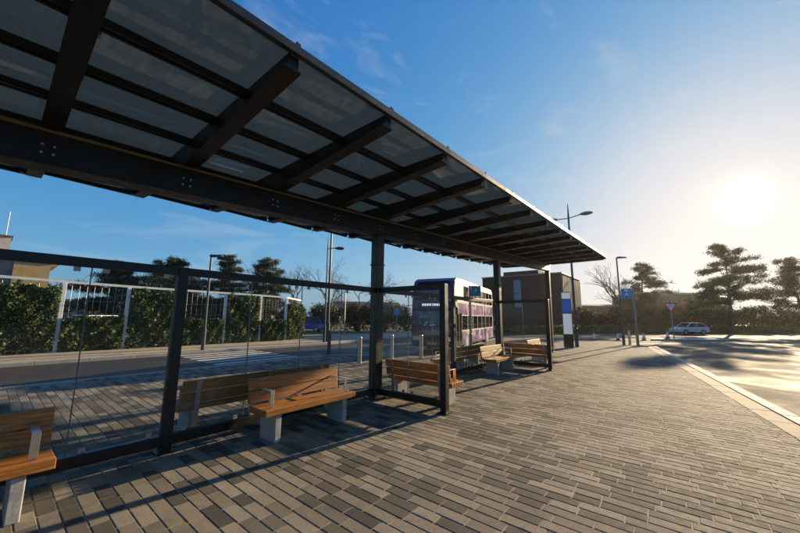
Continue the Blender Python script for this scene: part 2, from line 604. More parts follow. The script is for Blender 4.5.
def text_mesh(s, size, depth=0.004):
    cu = bpy.data.curves.new('lettering', 'FONT')
    cu.body = s
    cu.size = size
    cu.extrude = depth
    cu.align_x = 'CENTER'
    cu.align_y = 'CENTER'
    t_ = bpy.data.objects.new('lettering_tmp', cu)
    COL.objects.link(t_)
    dg = bpy.context.evaluated_depsgraph_get()
    me = bpy.data.meshes.new_from_object(t_.evaluated_get(dg))
    bpy.data.objects.remove(t_, do_unlink=True)
    return me


def project(P):
    d = P - np.array([0, 0, CAM_H])
    x, y, z = d @ np.array(rx), d @ np.array(ry), d @ np.array(cF)
    return 400 + FPX * x / z, 266.5 - FPX * y / z, z


# ------------------------------------------------------------------ GROUND, ROADS, PAVEMENT
def sheet(name, poly, z, mat, parent=None):
    mb = MB()
    mb.v = [(p_[0], p_[1], z) for p_ in poly]
    mb.f = [tuple(range(len(poly)))]
    me = bpy.data.meshes.new(name)
    me.from_pydata(mb.v, [], mb.f)
    me.update()
    if me.polygons[0].normal.z < 0:
        me.flip_normals()
    o = obj(name, me, mat, parent)
    return o


ground = struct(sheet('ground', [(-2500, -2500), (2500, -2500), (2500, 2500), (-2500, 2500)], -0.16, 'earth'))


def kerb_y(X):                       # inner edge of the front kerb
    return -1.21 + 0.155 * (X - 7.67)


KA = math.atan(0.155)
PAVX = [(-9, -9), (26.6, -9), (27.6, 2.3), (28.4, 3.4), (28.9, 5.0), (28.9, 11.4), (27.2, 11.75), (12.9, 8.38), (12.2, 8.5), (10.5, 11.35), (9.5, 12.1), (-12, 12.1)]
PAV = [(-9, kerb_y(-9)), (26.6, kerb_y(26.6)), (27.6, 2.3), (28.4, 3.4), (29.0, 5.0), (29.0, 11.6), (27.2, 11.9), (12.9, 8.5), (12.3, 8.65), (10.6, 11.5), (9.6, 12.2), (-12, 12.2)]

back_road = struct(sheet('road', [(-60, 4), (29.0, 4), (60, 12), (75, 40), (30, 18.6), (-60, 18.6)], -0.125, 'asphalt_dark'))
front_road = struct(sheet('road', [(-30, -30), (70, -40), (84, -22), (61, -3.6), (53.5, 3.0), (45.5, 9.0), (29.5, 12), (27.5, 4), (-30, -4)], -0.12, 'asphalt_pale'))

# sand bed under the pavers (solid slab)
mb = MB()
mb.prism(PAV, 'z', -0.5, -0.0045)
pavement = struct(obj('pavement', mb, 'sand'))


def inside(x, y, poly):
    c = False
    n = len(poly)
    j = n - 1
    for i in range(n):
        xi, yi = poly[i]
        xj, yj = poly[j]
        if (yi > y) != (yj > y) and x < (xj - xi) * (y - yi) / (yj - yi) + xi:
            c = not c
        j = i
    return c


ROW, JL, JE = 0.1335, 0.0085, 0.010
LENS = [0.24, 0.30, 0.36, 0.42]
pav = []                              # (x, y, half-length index, z, tilt)
prng = random.Random(3)
i = 0
X = -3.4
while X < 29:
    y = -3.0 + prng.random() * 0.4
    while y < 12.4:
        li = prng.choice([0, 1, 1, 2, 2, 3])
        L = LENS[li]
        cx_, cy_ = X + ROW / 2, y + L / 2
        y += L
        if inside(cx_, cy_ + 0.17, PAV) and inside(cx_, cy_, PAVX):
            pav.append((cx_, cy_, li, prng.uniform(-0.0013, 0.0013), prng.uniform(-0.0045, 0.0045), prng.uniform(-0.006, 0.006)))
    X += ROW
pav_np = np.array(pav)


def paver_template(L):
    hx, hy, ch, dz = (ROW - JL) / 2, (L - JE) / 2, 0.005, 0.02
    ring = lambda ax, ay, z: [(-ax, -ay, z), (ax, -ay, z), (ax, ay, z), (-ax, ay, z)]
    v = ring(hx, hy, -dz) + ring(hx, hy, -0.0045) + ring(hx - ch, hy - ch, 0.0)
    f = [(8, 9, 10, 11)]
    for a in (0, 4):
        for k in range(4):
            k2 = (k + 1) % 4
            f.append((a + k, a + k2, a + 4 + k2, a + 4 + k))
    return np.array(v), f


TPL = [paver_template(L) for L in LENS]
# the 300 pavers that show largest in the photograph are objects of their own
px_, py_, dz_ = project(np.stack([pav_np[:, 0], pav_np[:, 1], np.zeros(len(pav_np))], 1))
vis = (dz_ > 0.3) & (px_ > 4) & (px_ < 796) & (py_ < 528) & (py_ > 330)
area = np.where(vis, np.array([LENS[int(k)] for k in pav_np[:, 2]]) / np.maximum(dz_, 0.3) ** 3, 0)
near = set(np.argsort(-area)[:300].tolist())
pm = []
for li, (tv, tf) in enumerate(TPL):
    me = bpy.data.meshes.new('paver')
    me.from_pydata([tuple(a) for a in tv], [], tf)
    me.update()
    me.materials.append(M['paver_one'])
    pm.append(me)
for idx in sorted(near):
    cx_, cy_, li, z, ta, tb = pav[idx]
    o = bpy.data.objects.new('paver', pm[li])
    COL.objects.link(o)
    o.parent = pavement
    o.location = (cx_, cy_, z)
    o.rotation_euler = (ta, tb, 0)
allv, allf, base = [], [], 0
for idx, (cx_, cy_, li, z, ta, tb) in enumerate(pav):
    if idx in near:
        continue
    tv, tf = TPL[li]
    v = tv.copy()
    v[:, 2] += z + tv[:, 1] * ta - tv[:, 0] * tb
    v[:, 0] += cx_
    v[:, 1] += cy_
    allv.append(v)
    allf += [tuple(a + base for a in f) for f in tf]
    base += len(v)
me = bpy.data.meshes.new('paver_field')
me.from_pydata(np.concatenate(allv).tolist(), [], allf)
me.update()
pf = obj('paver_field', me, 'paver_field', pavement)
pf['kind'] = 'stuff'

# front kerb: flush tan kerb stones, slot drain, pale channel blocks
ku, kn = Vector((math.cos(KA), math.sin(KA), 0)), Vector((math.sin(KA), -math.cos(KA), 0))
k0 = Vector((-9, kerb_y(-9), 0))


def strip_block(name, s0, s1, n0, n1, z0, z1, mat, parent, bev=0.008):
    a, b = k0 + ku * s0, k0 + ku * s1
    q = [a + kn * n0, b + kn * n0, b + kn * n1, a + kn * n1]
    if (q[1] - q[0]).cross(q[2] - q[1]).z < 0:
        q = [q[3], q[2], q[1], q[0]]
    m_ = MB().hexa([(p_.x, p_.y, z0) for p_ in q], [(p_.x, p_.y, z1) for p_ in q])
    return obj(name, m_, mat, parent, bevel=bev)


s = 7.0
krng = random.Random(5)
while s < 36:
    dz = krng.gauss(0, 0.002)
    strip_block('kerb_stone', s + 0.004, s + 0.911, 0.005, 0.345, -0.3, 0.007 + dz, 'kerb', pavement)
    s += 0.915
strip_block('drain_slot', 7, 36, 0.35, 0.385, -0.3, -0.02, 'black', pavement, 0)
s = 7.0
while s < 36:
    dz = krng.gauss(0, 0.0015)
    strip_block('channel_block', s + 0.004, s + 0.611, 0.39, 0.625, -0.3, 0.0 + dz, 'channel', pavement)
    s += 0.615


# back kerb stones along the pavement edge
def kerb_run(pts, w, name, mat, parent, L=0.9, z1=0.006, z0=-0.4, side=1):
    for a, b in zip(pts[:-1], pts[1:]):
        a, b = Vector((*a, 0)), Vector((*b, 0))
        d = (b - a)
        n = max(1, round(d.length / L))
        u = d.normalized()
        nn = Vector((-u.y, u.x, 0)) * side
        for k in range(n):
            p0, p1 = a + d * (k / n) + u * 0.004, a + d * ((k + 1) / n) - u * 0.004
            q = [p0, p1, p1 + nn * w, p0 + nn * w]
            if (q[1] - q[0]).cross(q[2] - q[1]).z < 0:
                q = q[::-1]
            obj(name, MB().hexa([(p_.x, p_.y, z0) for p_ in q], [(p_.x, p_.y, z1) for p_ in q]), mat, parent, bevel=0.01)


kerb_run([(-6, 12.2), (9.6, 12.2), (10.6, 11.5), (12.3, 8.65), (12.9, 8.5), (27.2, 11.9)], 0.13, 'kerb_stone', 'kerb_grey', pavement, side=1)

# far footpath beyond the back road, with its kerb
footpath = struct(obj('footpath', MB().prism([(-40, 18.2), (14.5, 17.9), (24, 18.6), (40, 24), (40, 26), (20, 23.8), (-40, 23.8)], 'z', -0.4, -0.004), 'footpath'))
kerb_run([(-12, 18.05), (14.5, 17.76), (24, 18.46), (36, 22.4)], 0.13, 'kerb_stone', 'kerb_grey', footpath, L=1.5, z1=0.004, side=1)
sheet('tactile_paving', [(3.9, 18.35), (7.0, 18.3), (7.0, 19.3), (3.9, 19.3)], 0.002, 'tactile', footpath)
# zebra crossing stripes on the back road
for k in range(7):
    yb = 12.65 + k * 0.76
    sheet('crossing_stripe', [(5.6, yb), (9.2, yb), (9.2, yb + 0.38), (5.6, yb + 0.38)], -0.120, 'line_white', back_road)
# painted lines on the front road junction
sheet('road_line', [(30.5, 2.6), (36.5, -1.6), (36.65, -1.4), (30.65, 2.8)], -0.115, 'line_white', front_road)
# traffic island under the give way sign
island = struct(obj('traffic_island', MB().prism([(36.4, 2.0), (38.2, 2.0), (42.5, -2.4), (42.2, -3.4), (40.6, -3.0)], 'z', -0.3, 0.01), 'kerb_grey', bevel=0.02))

# ------------------------------------------------------------------ BUS SHELTER
X0, S_ = -1.122, 1.3194
YC = 5.165                              # column and wall line
YF, YB = 2.52, 7.70                     # front and rear canopy edge
RX = lambda k: X0 + k * S_


def zg(x, y):                           # underside of the roof glazing
    zf_, zb_ = 4.07 + 0.0335 * x, 3.97 + 0.0405 * x
    return zf_ + (zb_ - zf_) * (y - YF) / (YB - YF)


zbt = lambda x: 3.665 + 0.047 * x       # main beam top
zbb = lambda x: 3.29 + 0.050 * x        # main beam bottom

SH = thing('bus_shelter', 'long dark steel bus shelter with smoked glass canopy and clear glazed walls', 'bus shelter', (RX(5), YC, 0))
XE = RX(15) + 0.12
XS = RX(-3)


def sh(name, m_, mat, bevel=0.0, parent=None, smooth=False):
    return obj(name, m_, mat, parent or SH, bevel=bevel, world=True, smooth=smooth)


def xbeam(x0, x1, y0, y1, zb0, zt0, zb1, zt1):
    return MB().hexa([(x0, y0, zb0), (x1, y0, zb1), (x1, y1, zb1), (x0, y1, zb0)], [(x0, y0, zt0), (x1, y0, zt1), (x1, y1, zt1), (x0, y1, zt0)])


# main beam: box with flanges
mb = xbeam(XS, XE, YC - 0.10, YC + 0.10, zbb(XS), zbt(XS), zbb(XE), zbt(XE))
f = xbeam(XS, XE, YC - 0.14, YC + 0.14, zbb(XS) - 0.022, zbb(XS) - 0.001, zbb(XE) - 0.022, zbb(XE) - 0.001)
mb.add(f.v, f.f)
beam = sh('main_beam', mb, 'steel_dark', 0.006)
sh('trim_strip', xbeam(XS, XE, YC - 0.135, YC - 0.103, zbt(XS) - 0.028, zbt(XS) - 0.004, zbt(XE) - 0.028, zbt(XE) - 0.004), 'brass')

# rafters (tapered towards both edges), one object each, with brackets, bolts and added glint clips
PURL = [3.36, 4.12, 4.90, 5.72, 6.48, 7.16]
bolt_me = None
for k in range(-3, 16):
    x = RX(k)
    w = 0.055
    yf, yb = YF + 0.03, YB - 0.10
    prof_t = [(yf, zg(x, yf) - 0.012), (yb, zg(x, yb) - 0.012)]
    low = [(yb, zg(x, yb) - 0.13), (YC + 0.30, zbt(x) + 0.004), (YC - 0.22, zbt(x) + 0.004), (yf, zg(x, yf) - 0.13)]
    mb = MB().prism(prof_t + low, 'x', x - w, x + w)
    fl = [(a, b - 0.001) for a, b in low] + [(a, b - 0.020) for a, b in low[::-1]]
    # bottom flange as four-point strips
    for (a, b), (c, d) in zip(low[:-1], low[1:]):
        if a - c < 0.6:
            continue
        mb.hexa([(x - w - 0.03, c, d - 0.022), (x + w + 0.03, c, d - 0.022), (x + w + 0.03, a, b - 0.022), (x - w - 0.03, a, b - 0.022)],
                [(x - w - 0.03, c, d - 0.002), (x + w + 0.03, c, d - 0.002), (x + w + 0.03, a, b - 0.002), (x - w - 0.03, a, b - 0.002)])
    ra = sh('rafter', mb, 'steel_dark')
    # front clamp above the edge
    ye = YF - 0.02
    sh('bracket', MB().box(x - 0.022, x + 0.022, ye - 0.022, ye + 0.05, zg(x, ye) + 0.051, zg(x, ye) + 0.08).tube([(x, ye, zg(x, ye) + 0.079), (x, ye, zg(x, ye) + 0.105)], 0.008, 6), 'steel_column', parent=ra)
    if k <= 7:
        for bx in (-0.045, 0.045):
            for bz in (0.11, 0.20):
                b = obj('bolt', MB().tube([(0, 0, 0), (0, -0.016, 0)], 0.013, 8), 'stainless', ra)
                b.location = Vector((x + bx, YC - 0.101, zbb(x) + bz)) - SH.location
    for yp in PURL[:3]:
        b = obj('clip', MB().box(-0.016, 0.016, -0.03, 0.03, -0.012, 0.012), 'galv', ra)  # small bright clip added to stand in for glints at the joints
        b.location = Vector((x + 0.10, yp + 0.075, zg(x, yp) - 0.10)) - SH.location

# purlins: a pair of slim bars, one object per line
for yp in PURL:
    mb = MB()
    for dy in (-0.045, 0.02):
        a, b = yp + dy, yp + dy + 0.03
        mb.hexa([(XS, a, zg(XS, a) - 0.085), (XE, a, zg(XE, a) - 0.085), (XE, b, zg(XE, b) - 0.085), (XS, b, zg(XS, b) - 0.085)],
                [(XS, a, zg(XS, a) - 0.014), (XE, a, zg(XE, a) - 0.014), (XE, b, zg(XE, b) - 0.014), (XS, b, zg(XS, b) - 0.014)])
    sh('purlin', mb, 'steel_dark')

# roof panels: every pane of every bay
rows = [YF + 0.012] + PURL + [YB]
prng2 = random.Random(11)
for k in range(-3, 15):
    xa, xb = RX(k) + 0.008, RX(k + 1) - 0.008
    for r_ in range(len(rows) - 1):
        ya, yb_ = rows[r_] + 0.006, rows[r_ + 1] - 0.006
        d = prng2.gauss(0, 0.002)
        extra = 0.0
        if r_ == len(rows) - 2:
            extra = 0.02
        z4 = [zg(xa, ya) + d, zg(xb, ya) - d, zg(xb, yb_) - extra * 1.8 - d, zg(xa, yb_) + extra + d]
        q = [(xa, ya), (xb, ya), (xb, yb_), (xa, yb_)]
        sh('roof_panel', MB().hexa([(p_[0], p_[1], z) for p_, z in zip(q, z4)], [(p_[0], p_[1], z + 0.014) for p_, z in zip(q, z4)]), 'roof_glass')
# front edge trim; rear edge in one trim piece per bay, each dropping a little towards its far end
sh('edge_trim', xbeam(XS, XE, YF - 0.05, YF + 0.006, zg(XS, YF) - 0.035, zg(XS, YF) + 0.05, zg(XE, YF) - 0.035, zg(XE, YF) + 0.05), 'steel_column', 0.006)
for k in range(-3, 15):
    xa, xb = RX(k) + 0.01, RX(k + 1) + 0.05
    za, zb_ = zg(xa, YB), zg(xb, YB)
    sh('edge_trim', xbeam(xa, xb - 0.07, YB + 0.004, YB + 0.06, za - 0.03, za + 0.05, zb_ - 0.105, zb_ - 0.01), 'steel_dark')
    # little glass weather tip at each joint
    x = RX(k + 1)
    sh('glass_tip', MB().hexa([(x - 0.16, YB - 0.30, zg(x, YB) - 0.17), (x + 0.02, YB + 0.02, zg(x, YB) - 0.17), (x + 0.04, YB + 0.01, zg(x, YB) - 0.17), (x - 0.14, YB - 0.31, zg(x, YB) - 0.17)],
                              [(x - 0.16, YB - 0.30, zg(x, YB) - 0.04), (x + 0.02, YB + 0.02, zg(x, YB) - 0.04), (x + 0.04, YB + 0.01, zg(x, YB) - 0.04), (x - 0.14, YB - 0.31, zg(x, YB) - 0.04)]), 'glass')
sh('end_trim', MB().hexa([(XE + 0.002, YF - 0.05, zg(XE, YF) - 0.11), (XE + 0.03, YF - 0.05, zg(XE, YF) - 0.11), (XE + 0.03, YB + 0.06, zg(XE, YB) - 0.11), (XE + 0.002, YB + 0.06, zg(XE, YB) - 0.11)],
                         [(XE + 0.002, YF - 0.05, zg(XE, YF) + 0.05), (XE + 0.03, YF - 0.05, zg(XE, YF) + 0.05), (XE + 0.03, YB + 0.06, zg(XE, YB) + 0.05), (XE + 0.002, YB + 0.06, zg(XE, YB) + 0.05)]), 'steel_column')

# columns
HR = 2.352                              # wall rail height
cols = [RX(0), RX(5), RX(10), RX(15) - 0.05]
for x in cols:
    c = sh('column', MB().box(x - 0.105, x + 0.105, YC - 0.105, YC + 0.105, 0.0, zbb(x) - 0.022), 'steel_column', 0.008)
    sh('base_plate', MB().box(x - 0.17, x + 0.17, YC - 0.17, YC + 0.17, 0.0, 0.025), 'steel_dark', 0.004, parent=c)
    sh('collar', MB().box(x - 0.118, x + 0.118, YC - 0.118, YC + 0.118, 2.86, 2.89), 'steel_dark', 0.003, parent=c)


def wall_x(xa, xb, npane):
    """glazed wall bay along X at the column line"""
    sh('top_rail', MB().box(xa, xb, YC - 0.045, YC + 0.045, HR - 0.105, HR), 'steel_dark', 0.006)
    sh('bottom_rail', MB().box(xa, xb, YC - 0.05, YC + 0.05, 0.09, 0.215), 'steel_dark', 0.006)
    wd = (xb - xa) / npane
    for q in range(npane):
        a, b = xa + wd * q + 0.006, xa + wd * (q + 1) - 0.006
        pane = sh('glass_pane', MB().box(a, b, YC - 0.006, YC + 0.006, 0.216, HR - 0.106), 'glass')
        for cx in (a + 0.07, b - 0.07):
            sh('marker_dot', MB().tube([(cx, YC - 0.0065, 1.50), (cx, YC - 0.0085, 1.50)], 0.014, 10), 'sign_white', parent=pane)
        sh('edge_seal', MB().box(b + 0.001, b + 0.011, YC - 0.007, YC + 0.007, 0.217, HR - 0.107), 'seal', parent=pane)
        for cx in (a + 0.12, b - 0.12):
            sh('clamp', MB().box(cx - 0.03, cx + 0.03, YC - 0.024, YC - 0.0065, 0.22, 0.275), 'galv', 0.003, parent=pane)
            sh('clamp', MB().box(cx - 0.03, cx + 0.03, YC - 0.024, YC - 0.0065, HR - 0.16, HR - 0.11), 'galv', 0.003, parent=pane)


def post(x, y):
    p_ = sh('wall_post', MB().box(x - 0.06, x + 0.06, y - 0.06, y + 0.06, 0.0, HR + 0.003), 'steel_dark', 0.006)
    sh('base_plate', MB().box(x - 0.1, x + 0.1, y - 0.1, y + 0.1, 0.0, 0.02), 'steel_dark', 0.003, parent=p_)


P1X, P2X, P3X = 1.62, RX(7.5), RX(12.5)
post(P1X, YC)
post(P2X, YC)
wall_x(RX(0) + 0.106, P1X - 0.061, 3)
wall_x(P1X + 0.061, RX(5) - 0.106, 4)
wall_x(RX(5) + 0.106, P2X - 0.061, 3)
wall_x(P2X + 0.061, RX(10) - 0.106, 3)


def screen_y(x):
    ya, yb = YC - 1.745, YC
    post(x, ya)
    a, b = ya + 0.061, yb - 0.106
    sh('top_rail', MB().box(x - 0.045, x + 0.045, a, b, HR - 0.105, HR), 'steel_dark', 0.006)
    sh('bottom_rail', MB().box(x - 0.05, x + 0.05, a, b, 0.09, 0.215), 'steel_dark', 0.006)
    wd = (b - a) / 2
    for q in range(2):
        c, d = a + wd * q + 0.006, a + wd * (q + 1) - 0.006
        pane = sh('glass_pane', MB().box(x - 0.006, x + 0.006, c, d, 0.216, HR - 0.106), 'glass')
        if q == 0:
            sh('edge_seal', MB().box(x - 0.007, x + 0.007, d + 0.001, d + 0.011, 0.217, HR - 0.107), 'seal', parent=pane)
        for cy in (c + 0.10, d - 0.10):
            sh('clamp', MB().box(x - 0.024, x - 0.0065, cy - 0.03, cy + 0.03, 0.22, 0.275), 'galv', 0.003, parent=pane)
    for zz in (1.42,):
        sh('manifestation_dot', MB().box(x - 0.009, x - 0.0065, a + wd - 0.05, a + wd - 0.03, zz, zz + 0.02), 'sign_white')


screen_y(RX(5))
screen_y(RX(10))


# ------------------------------------------------------------------ BENCHES
def make_bench(L, legs, label, loc, rz, group):
    b = thing('timber_bench', label, 'bench', loc, rz, group)
    # local: x along the bench, front towards -y, back towards +y; y = 0 at the rear of the seat
    n = 5
    dw = 0.46 / n
    for q in range(n):
        y1 = -0.004 - q * dw
        o = obj('seat_slat', MB().box(-L / 2, L / 2, -dw + 0.012, 0, -0.085, 0), 'wood', b, bevel=0.006)
        o.location = (0, y1, 0.452 + (0.006 if q == n - 1 else 0))
    for q, (z0, z1) in enumerate(((0.475, 0.632), (0.642, 0.80))):
        lean = 0.0
        o = obj('back_plank', MB().hexa([(-L / 2, 0, 0), (L / 2, 0, 0), (L / 2, 0.05, 0), (-L / 2, 0.05, 0)],
                                        [(-L / 2, 0.030, z1 - z0), (L / 2, 0.030, z1 - z0), (L / 2, 0.080, z1 - z0), (-L / 2, 0.080, z1 - z0)]), 'wood', b, bevel=0.006)
        o.location = (0, 0.012 + (z0 - 0.475) * 0.19, z0)
    for lx in legs:
        obj('leg', MB().box(lx - 0.045, lx + 0.045, -0.42, -0.02, 0, 0.364), 'concrete_leg', b, bevel=0.008)
        obj('seat_bearer', MB().box(lx - 0.03, lx + 0.03, -0.45, 0.0, 0.3645, 0.3665), 'galv', b)
        obj('back_support', MB().hexa([(lx - 0.035, 0.066, 0.15), (lx + 0.035, 0.066, 0.15), (lx + 0.035, 0.078, 0.15), (lx - 0.035, 0.078, 0.15)],
                                      [(lx - 0.035, 0.129, 0.79), (lx + 0.035, 0.129, 0.79), (lx + 0.035, 0.141, 0.79), (lx - 0.035, 0.141, 0.79)]).box(lx - 0.035, lx + 0.035, -0.02, 0.07, 0.15, 0.162), 'galv', b)
    for sx in (-1, 1):
        ax = sx * (L / 2 - 0.14)
        obj('armrest', MB().box(ax - 0.03, ax + 0.03, -0.335, 0.05, 0.672, 0.684).box(ax - 0.03, ax + 0.03, -0.347, -0.335, 0.455, 0.684), 'stainless', b, bevel=0.002)
    return b


BG = 'timber benches of the bus shelter'
b1 = make_bench(1.62, (-0.60, 0.60), 'sunlit timber bench against the glass wall, nearest whole one in front of it', (3.32, 4.80, 0), 0, BG)
copy_thing(b1, (-0.27, 4.80, 0), 0, 'dark timber bench cut off by the left edge of the picture', BG)
copy_thing(b1, (5.82, 4.28, 0), math.pi / 2, 'timber bench showing its back through the nearer glass screen', BG)
copy_thing(b1, (10.72, 4.80, 0), 0, 'small sunlit timber bench facing the pavement between the two glass screens', BG)
copy_thing(b1, (12.42, 4.28, 0), math.pi / 2, 'timber bench showing its back through the farther glass screen', BG)
copy_thing(b1, (15.0, 4.80, 0), 0, 'farthest timber bench under the canopy, beyond the farther glass screen', BG)
make_bench(2.55, (-1.08, 0.0, 1.08), 'long dark timber bench behind the glass wall, back to back with the sunlit one', (3.12, 5.50, 0), math.pi, BG)
make_bench(2.55, (-1.08, 0.0, 1.08), 'long dark timber bench behind the glass in front of the double decker bus', (10.0, 5.50, 0), math.pi, BG)

# ------------------------------------------------------------------ STREET FURNITURE
for i_, (x, y, lab) in enumerate([(8.98, 9.30, 'stainless steel bollard left of the tall column, seen through the glass'),
                                  (10.95, 9.42, 'stainless steel bollard just right of the tall column, before the bus'),
                                  (11.85, 8.55, 'stainless steel bollard right in front of the bus front'),
                                  (27.3, 2.62, 'stainless steel bollard beside the blue A stop sign')]):
    t = thing('steel_bollard', lab, 'bollard', (x, y, 0), 0, 'stainless steel bollards')
    obj('shaft', MB().lathe([(0.075, 0), (0.075, 0.93), (0.07, 0.945), (0.055, 0.95)], n=20), 'stainless', t, smooth=False)
    obj('cap', MB().lathe([(0.079, 0.90), (0.079, 0.925)], n=20), 'galv', t)
    obj('base_ring', MB().lathe([(0.11, 0.0), (0.11, 0.012)], n=20), 'galv', t)
# dark bollard at the road edge
t = thing('dark_bollard', 'dark slim bollard at the back kerb, left of the steel bollards', 'bollard', (10.2, 12.6, -0.12), 0)
obj('shaft', MB().lathe([(0.08, 0), (0.08, 0.8), (0.095, 0.82), (0.095, 0.9), (0.05, 1.1), (0.02, 1.18)], n=14), 'pole_dark', t)


def flag_sign(x, y, h, w, letter, rz, label, side):
    t = thing('bus_stop_sign', label, 'bus stop sign', (x, y, 0), rz, 'blue bus stop flags')
    # flag plane faces local -y ; the post is at the origin
    obj('post', MB().lathe([(0.085, 0), (0.085, 0.9), (0.06, 0.95), (0.06, h - 0.02), (0.0, h)], n=14), 'pole_grey', t)
    x0, x1 = (side * 0.065, side * (0.065 + w))
    pl = obj('flag', MB().box(min(x0, x1), max(x0, x1), -0.02, 0.02, h - 0.06 - w * 1.02, h - 0.02), 'sign_blue', t, bevel=0.005)
    xc, zc = (x0 + x1) / 2, h - 0.04 - w * 0.5
    for sgn in (-1, 1):
        me_ = text_mesh(letter, w * 0.62, 0.002)
        me_.transform(Matrix.Translation((xc, -0.023 * 1, zc - w * 0.10 if letter == 'A' else zc)) @ Matrix.Rotation(R(90), 4, 'X') if sgn < 0 else
                      Matrix.Translation((xc, 0.023, zc - w * 0.10 if letter == 'A' else zc)) @ Matrix.Rotation(math.pi, 4, 'Z') @ Matrix.Rotation(R(90), 4, 'X'))
        obj('letter', me_, 'sign_white', pl)
    if letter == 'A':
        for sgn in (-1, 1):
            yy = sgn * 0.0225
            obj('bus_symbol', MB().box(xc - w * 0.16, xc + w * 0.16, yy - 0.0015, yy + 0.0015, zc + w * 0.26, zc + w * 0.40), 'sign_white', pl)
    return t


vx = lambda x, y: math.atan2(y, x) - math.pi / 2        # turn local -y towards the camera
flag_sign(26.75, 2.14, 3.72, 0.62, 'A', vx(26.75, 2.14) + 0.15, 'tall blue bus stop flag lettered A on a grey post by the kerb', -1)
flag_sign(15.05, 7.88, 3.28, 0.46, 'F', vx(15.05, 7.88), 'blue bus stop flag lettered F in front of the bus side', 1)

# information totem
t = thing('information_totem', 'slim information totem with blue screen and white timetable panel', 'information totem', (21.75, 5.07, 0), vx(21.75, 5.07) + 0.12)
obj('housing', MB().box(-0.26, 0.26, -0.06, 0.06, 0.05, 3.26), 'black', t, bevel=0.012)
obj('plinth', MB().box(-0.22, 0.22, -0.09, 0.09, 0.0, 0.05), 'galv', t)
obj('header_panel', MB().box(-0.235, 0.235, -0.066, -0.0605, 2.86, 3.22), 'glow_panel', t)
obj('screen', MB().box(-0.235, 0.235, -0.066, -0.0605, 2.06, 2.80), 'screen', t)
tt = obj('timetable_panel', MB().box(-0.235, 0.235, -0.066, -0.0605, 0.80, 1.98), 'glow_panel', t)
obj('side_trim', MB().box(0.261, 0.272, -0.05, 0.05, 0.3, 3.2), 'galv', t)


def lamp_bowl(cx, cy, z, L, az):
    """elliptical luminaire bowl"""
    m_ = MB()
    n = 14
    ca, sa = math.cos(az), math.sin(az)
    prof = [(0.05, -0.10), (0.55, -0.085), (0.92, -0.03), (1.0, 0.0), (0.9, 0.05), (0.5, 0.10), (0.05, 0.12)]
    base_ = len(m_.v)
    for r_, zz in prof:
        for k in range(n):
            a = 2 * math.pi * k / n
            lx, ly = r_ * L / 2 * math.cos(a), r_ * L / 3.4 * math.sin(a)
            m_.v.append((cx + lx * ca - ly * sa, cy + lx * sa + ly * ca, z + zz))
    for i_ in range(len(prof) - 1):
        for k in range(n):
            k2 = (k + 1) % n
            m_.f.append((i_ * n + k, i_ * n + k2, (i_ + 1) * n + k2, (i_ + 1) * n + k))
    m_.f.append(tuple(range(n))[::-1])
    m_.f.append(tuple((len(prof) - 1) * n + k for k in range(n)))
    return m_


# twin-head lamp beside the totem
t = thing('street_lamp', 'tall twin headed street lamp beside the information totem', 'street lamp', (22.87, 4.88, 0), 0, 'street lamps')
obj('column', MB().tube([(0, 0, 0), (0, 0, 1.1), (0, 0, 1.15), (0, 0, 8.2), (0, 0, 9.0)], [0.11, 0.11, 0.075, 0.055, 0.02], 12), 'pole_dark', t)
obj('cross_arm', MB().tube([(0, -0.75, 8.18), (0, 0, 8.05), (0, 0.75, 8.08)], 0.03, 8), 'pole_dark', t)
for sy in (-1, 1):
    obj('lamp_head', lamp_bowl(0, sy * 1.02, 8.18 if sy < 0 else 8.08, 0.78, math.pi / 2), 'pole_grey', t, smooth=True)


def single_lamp(x, y, h, az, arm, label, kind='flat', mat='pole_dark', spike=0.0, z=0.0):
    t = thing('street_lamp', label, 'street lamp', (x, y, z), az, 'street lamps')
    pts = [(0, 0, 0), (0, 0, 1.0), (0, 0, 1.05), (0, 0, h)]
    rr = [0.09, 0.09, 0.06, 0.045]
    if spike:
        pts.append((0, 0, h + spike))
        rr.append(0.012)
    obj('column', MB().tube(pts, rr, 10), mat, t)
    obj('bracket_arm', MB().tube([(0, 0, h - 0.05), (arm, 0, h + 0.02)], 0.03, 8), mat, t)
    if kind == 'flat':
        obj('lamp_head', MB().hexa([(arm - 0.1, -0.14, h - 0.03), (arm + 0.55, -0.11, h + 0.0), (arm + 0.55, 0.11, h + 0.0), (arm - 0.1, 0.14, h - 0.03)],
                                   [(arm - 0.05, -0.12, h + 0.09), (arm + 0.5, -0.08, h + 0.07), (arm + 0.5, 0.08, h + 0.07), (arm - 0.05, 0.12, h + 0.09)]), mat, t, bevel=0.02)
    else:
        obj('lamp_head', lamp_bowl(arm + 0.35, 0, h, 0.72, 0), mat, t, smooth=True)
    return t


RA = YAW - math.pi / 2                      # pointing right as seen in the photograph
single_lamp(26.96, 2.92, 5.85, RA, 0.12, 'slim street lamp just left of the blue A stop sign')
single_lamp(14.38, 18.3, 6.35, RA + 0.1, 0.45, 'dark street lamp with bowl head left of the tall column', 'bowl', spike=0.9)
t = thing('mast', 'plain tall dark mast right of the bowl headed lamp', 'mast', (14.76, 17.94 + 0.5, 0))
obj('pole', MB().tube([(0, 0, 0), (0, 0, 1.2), (0, 0, 1.25), (0, 0, 8.6)], [0.13, 0.13, 0.09, 0.06], 12), 'pole_dark', t)
single_lamp(6.93, 18.25, 4.68, RA, 0.05, 'short flat headed street lamp standing before the hedge fence')
single_lamp(25.6, -5.95, 5.45, RA + math.pi, 0.3, 'street lamp whose head enters the picture at the right edge', z=-0.12)
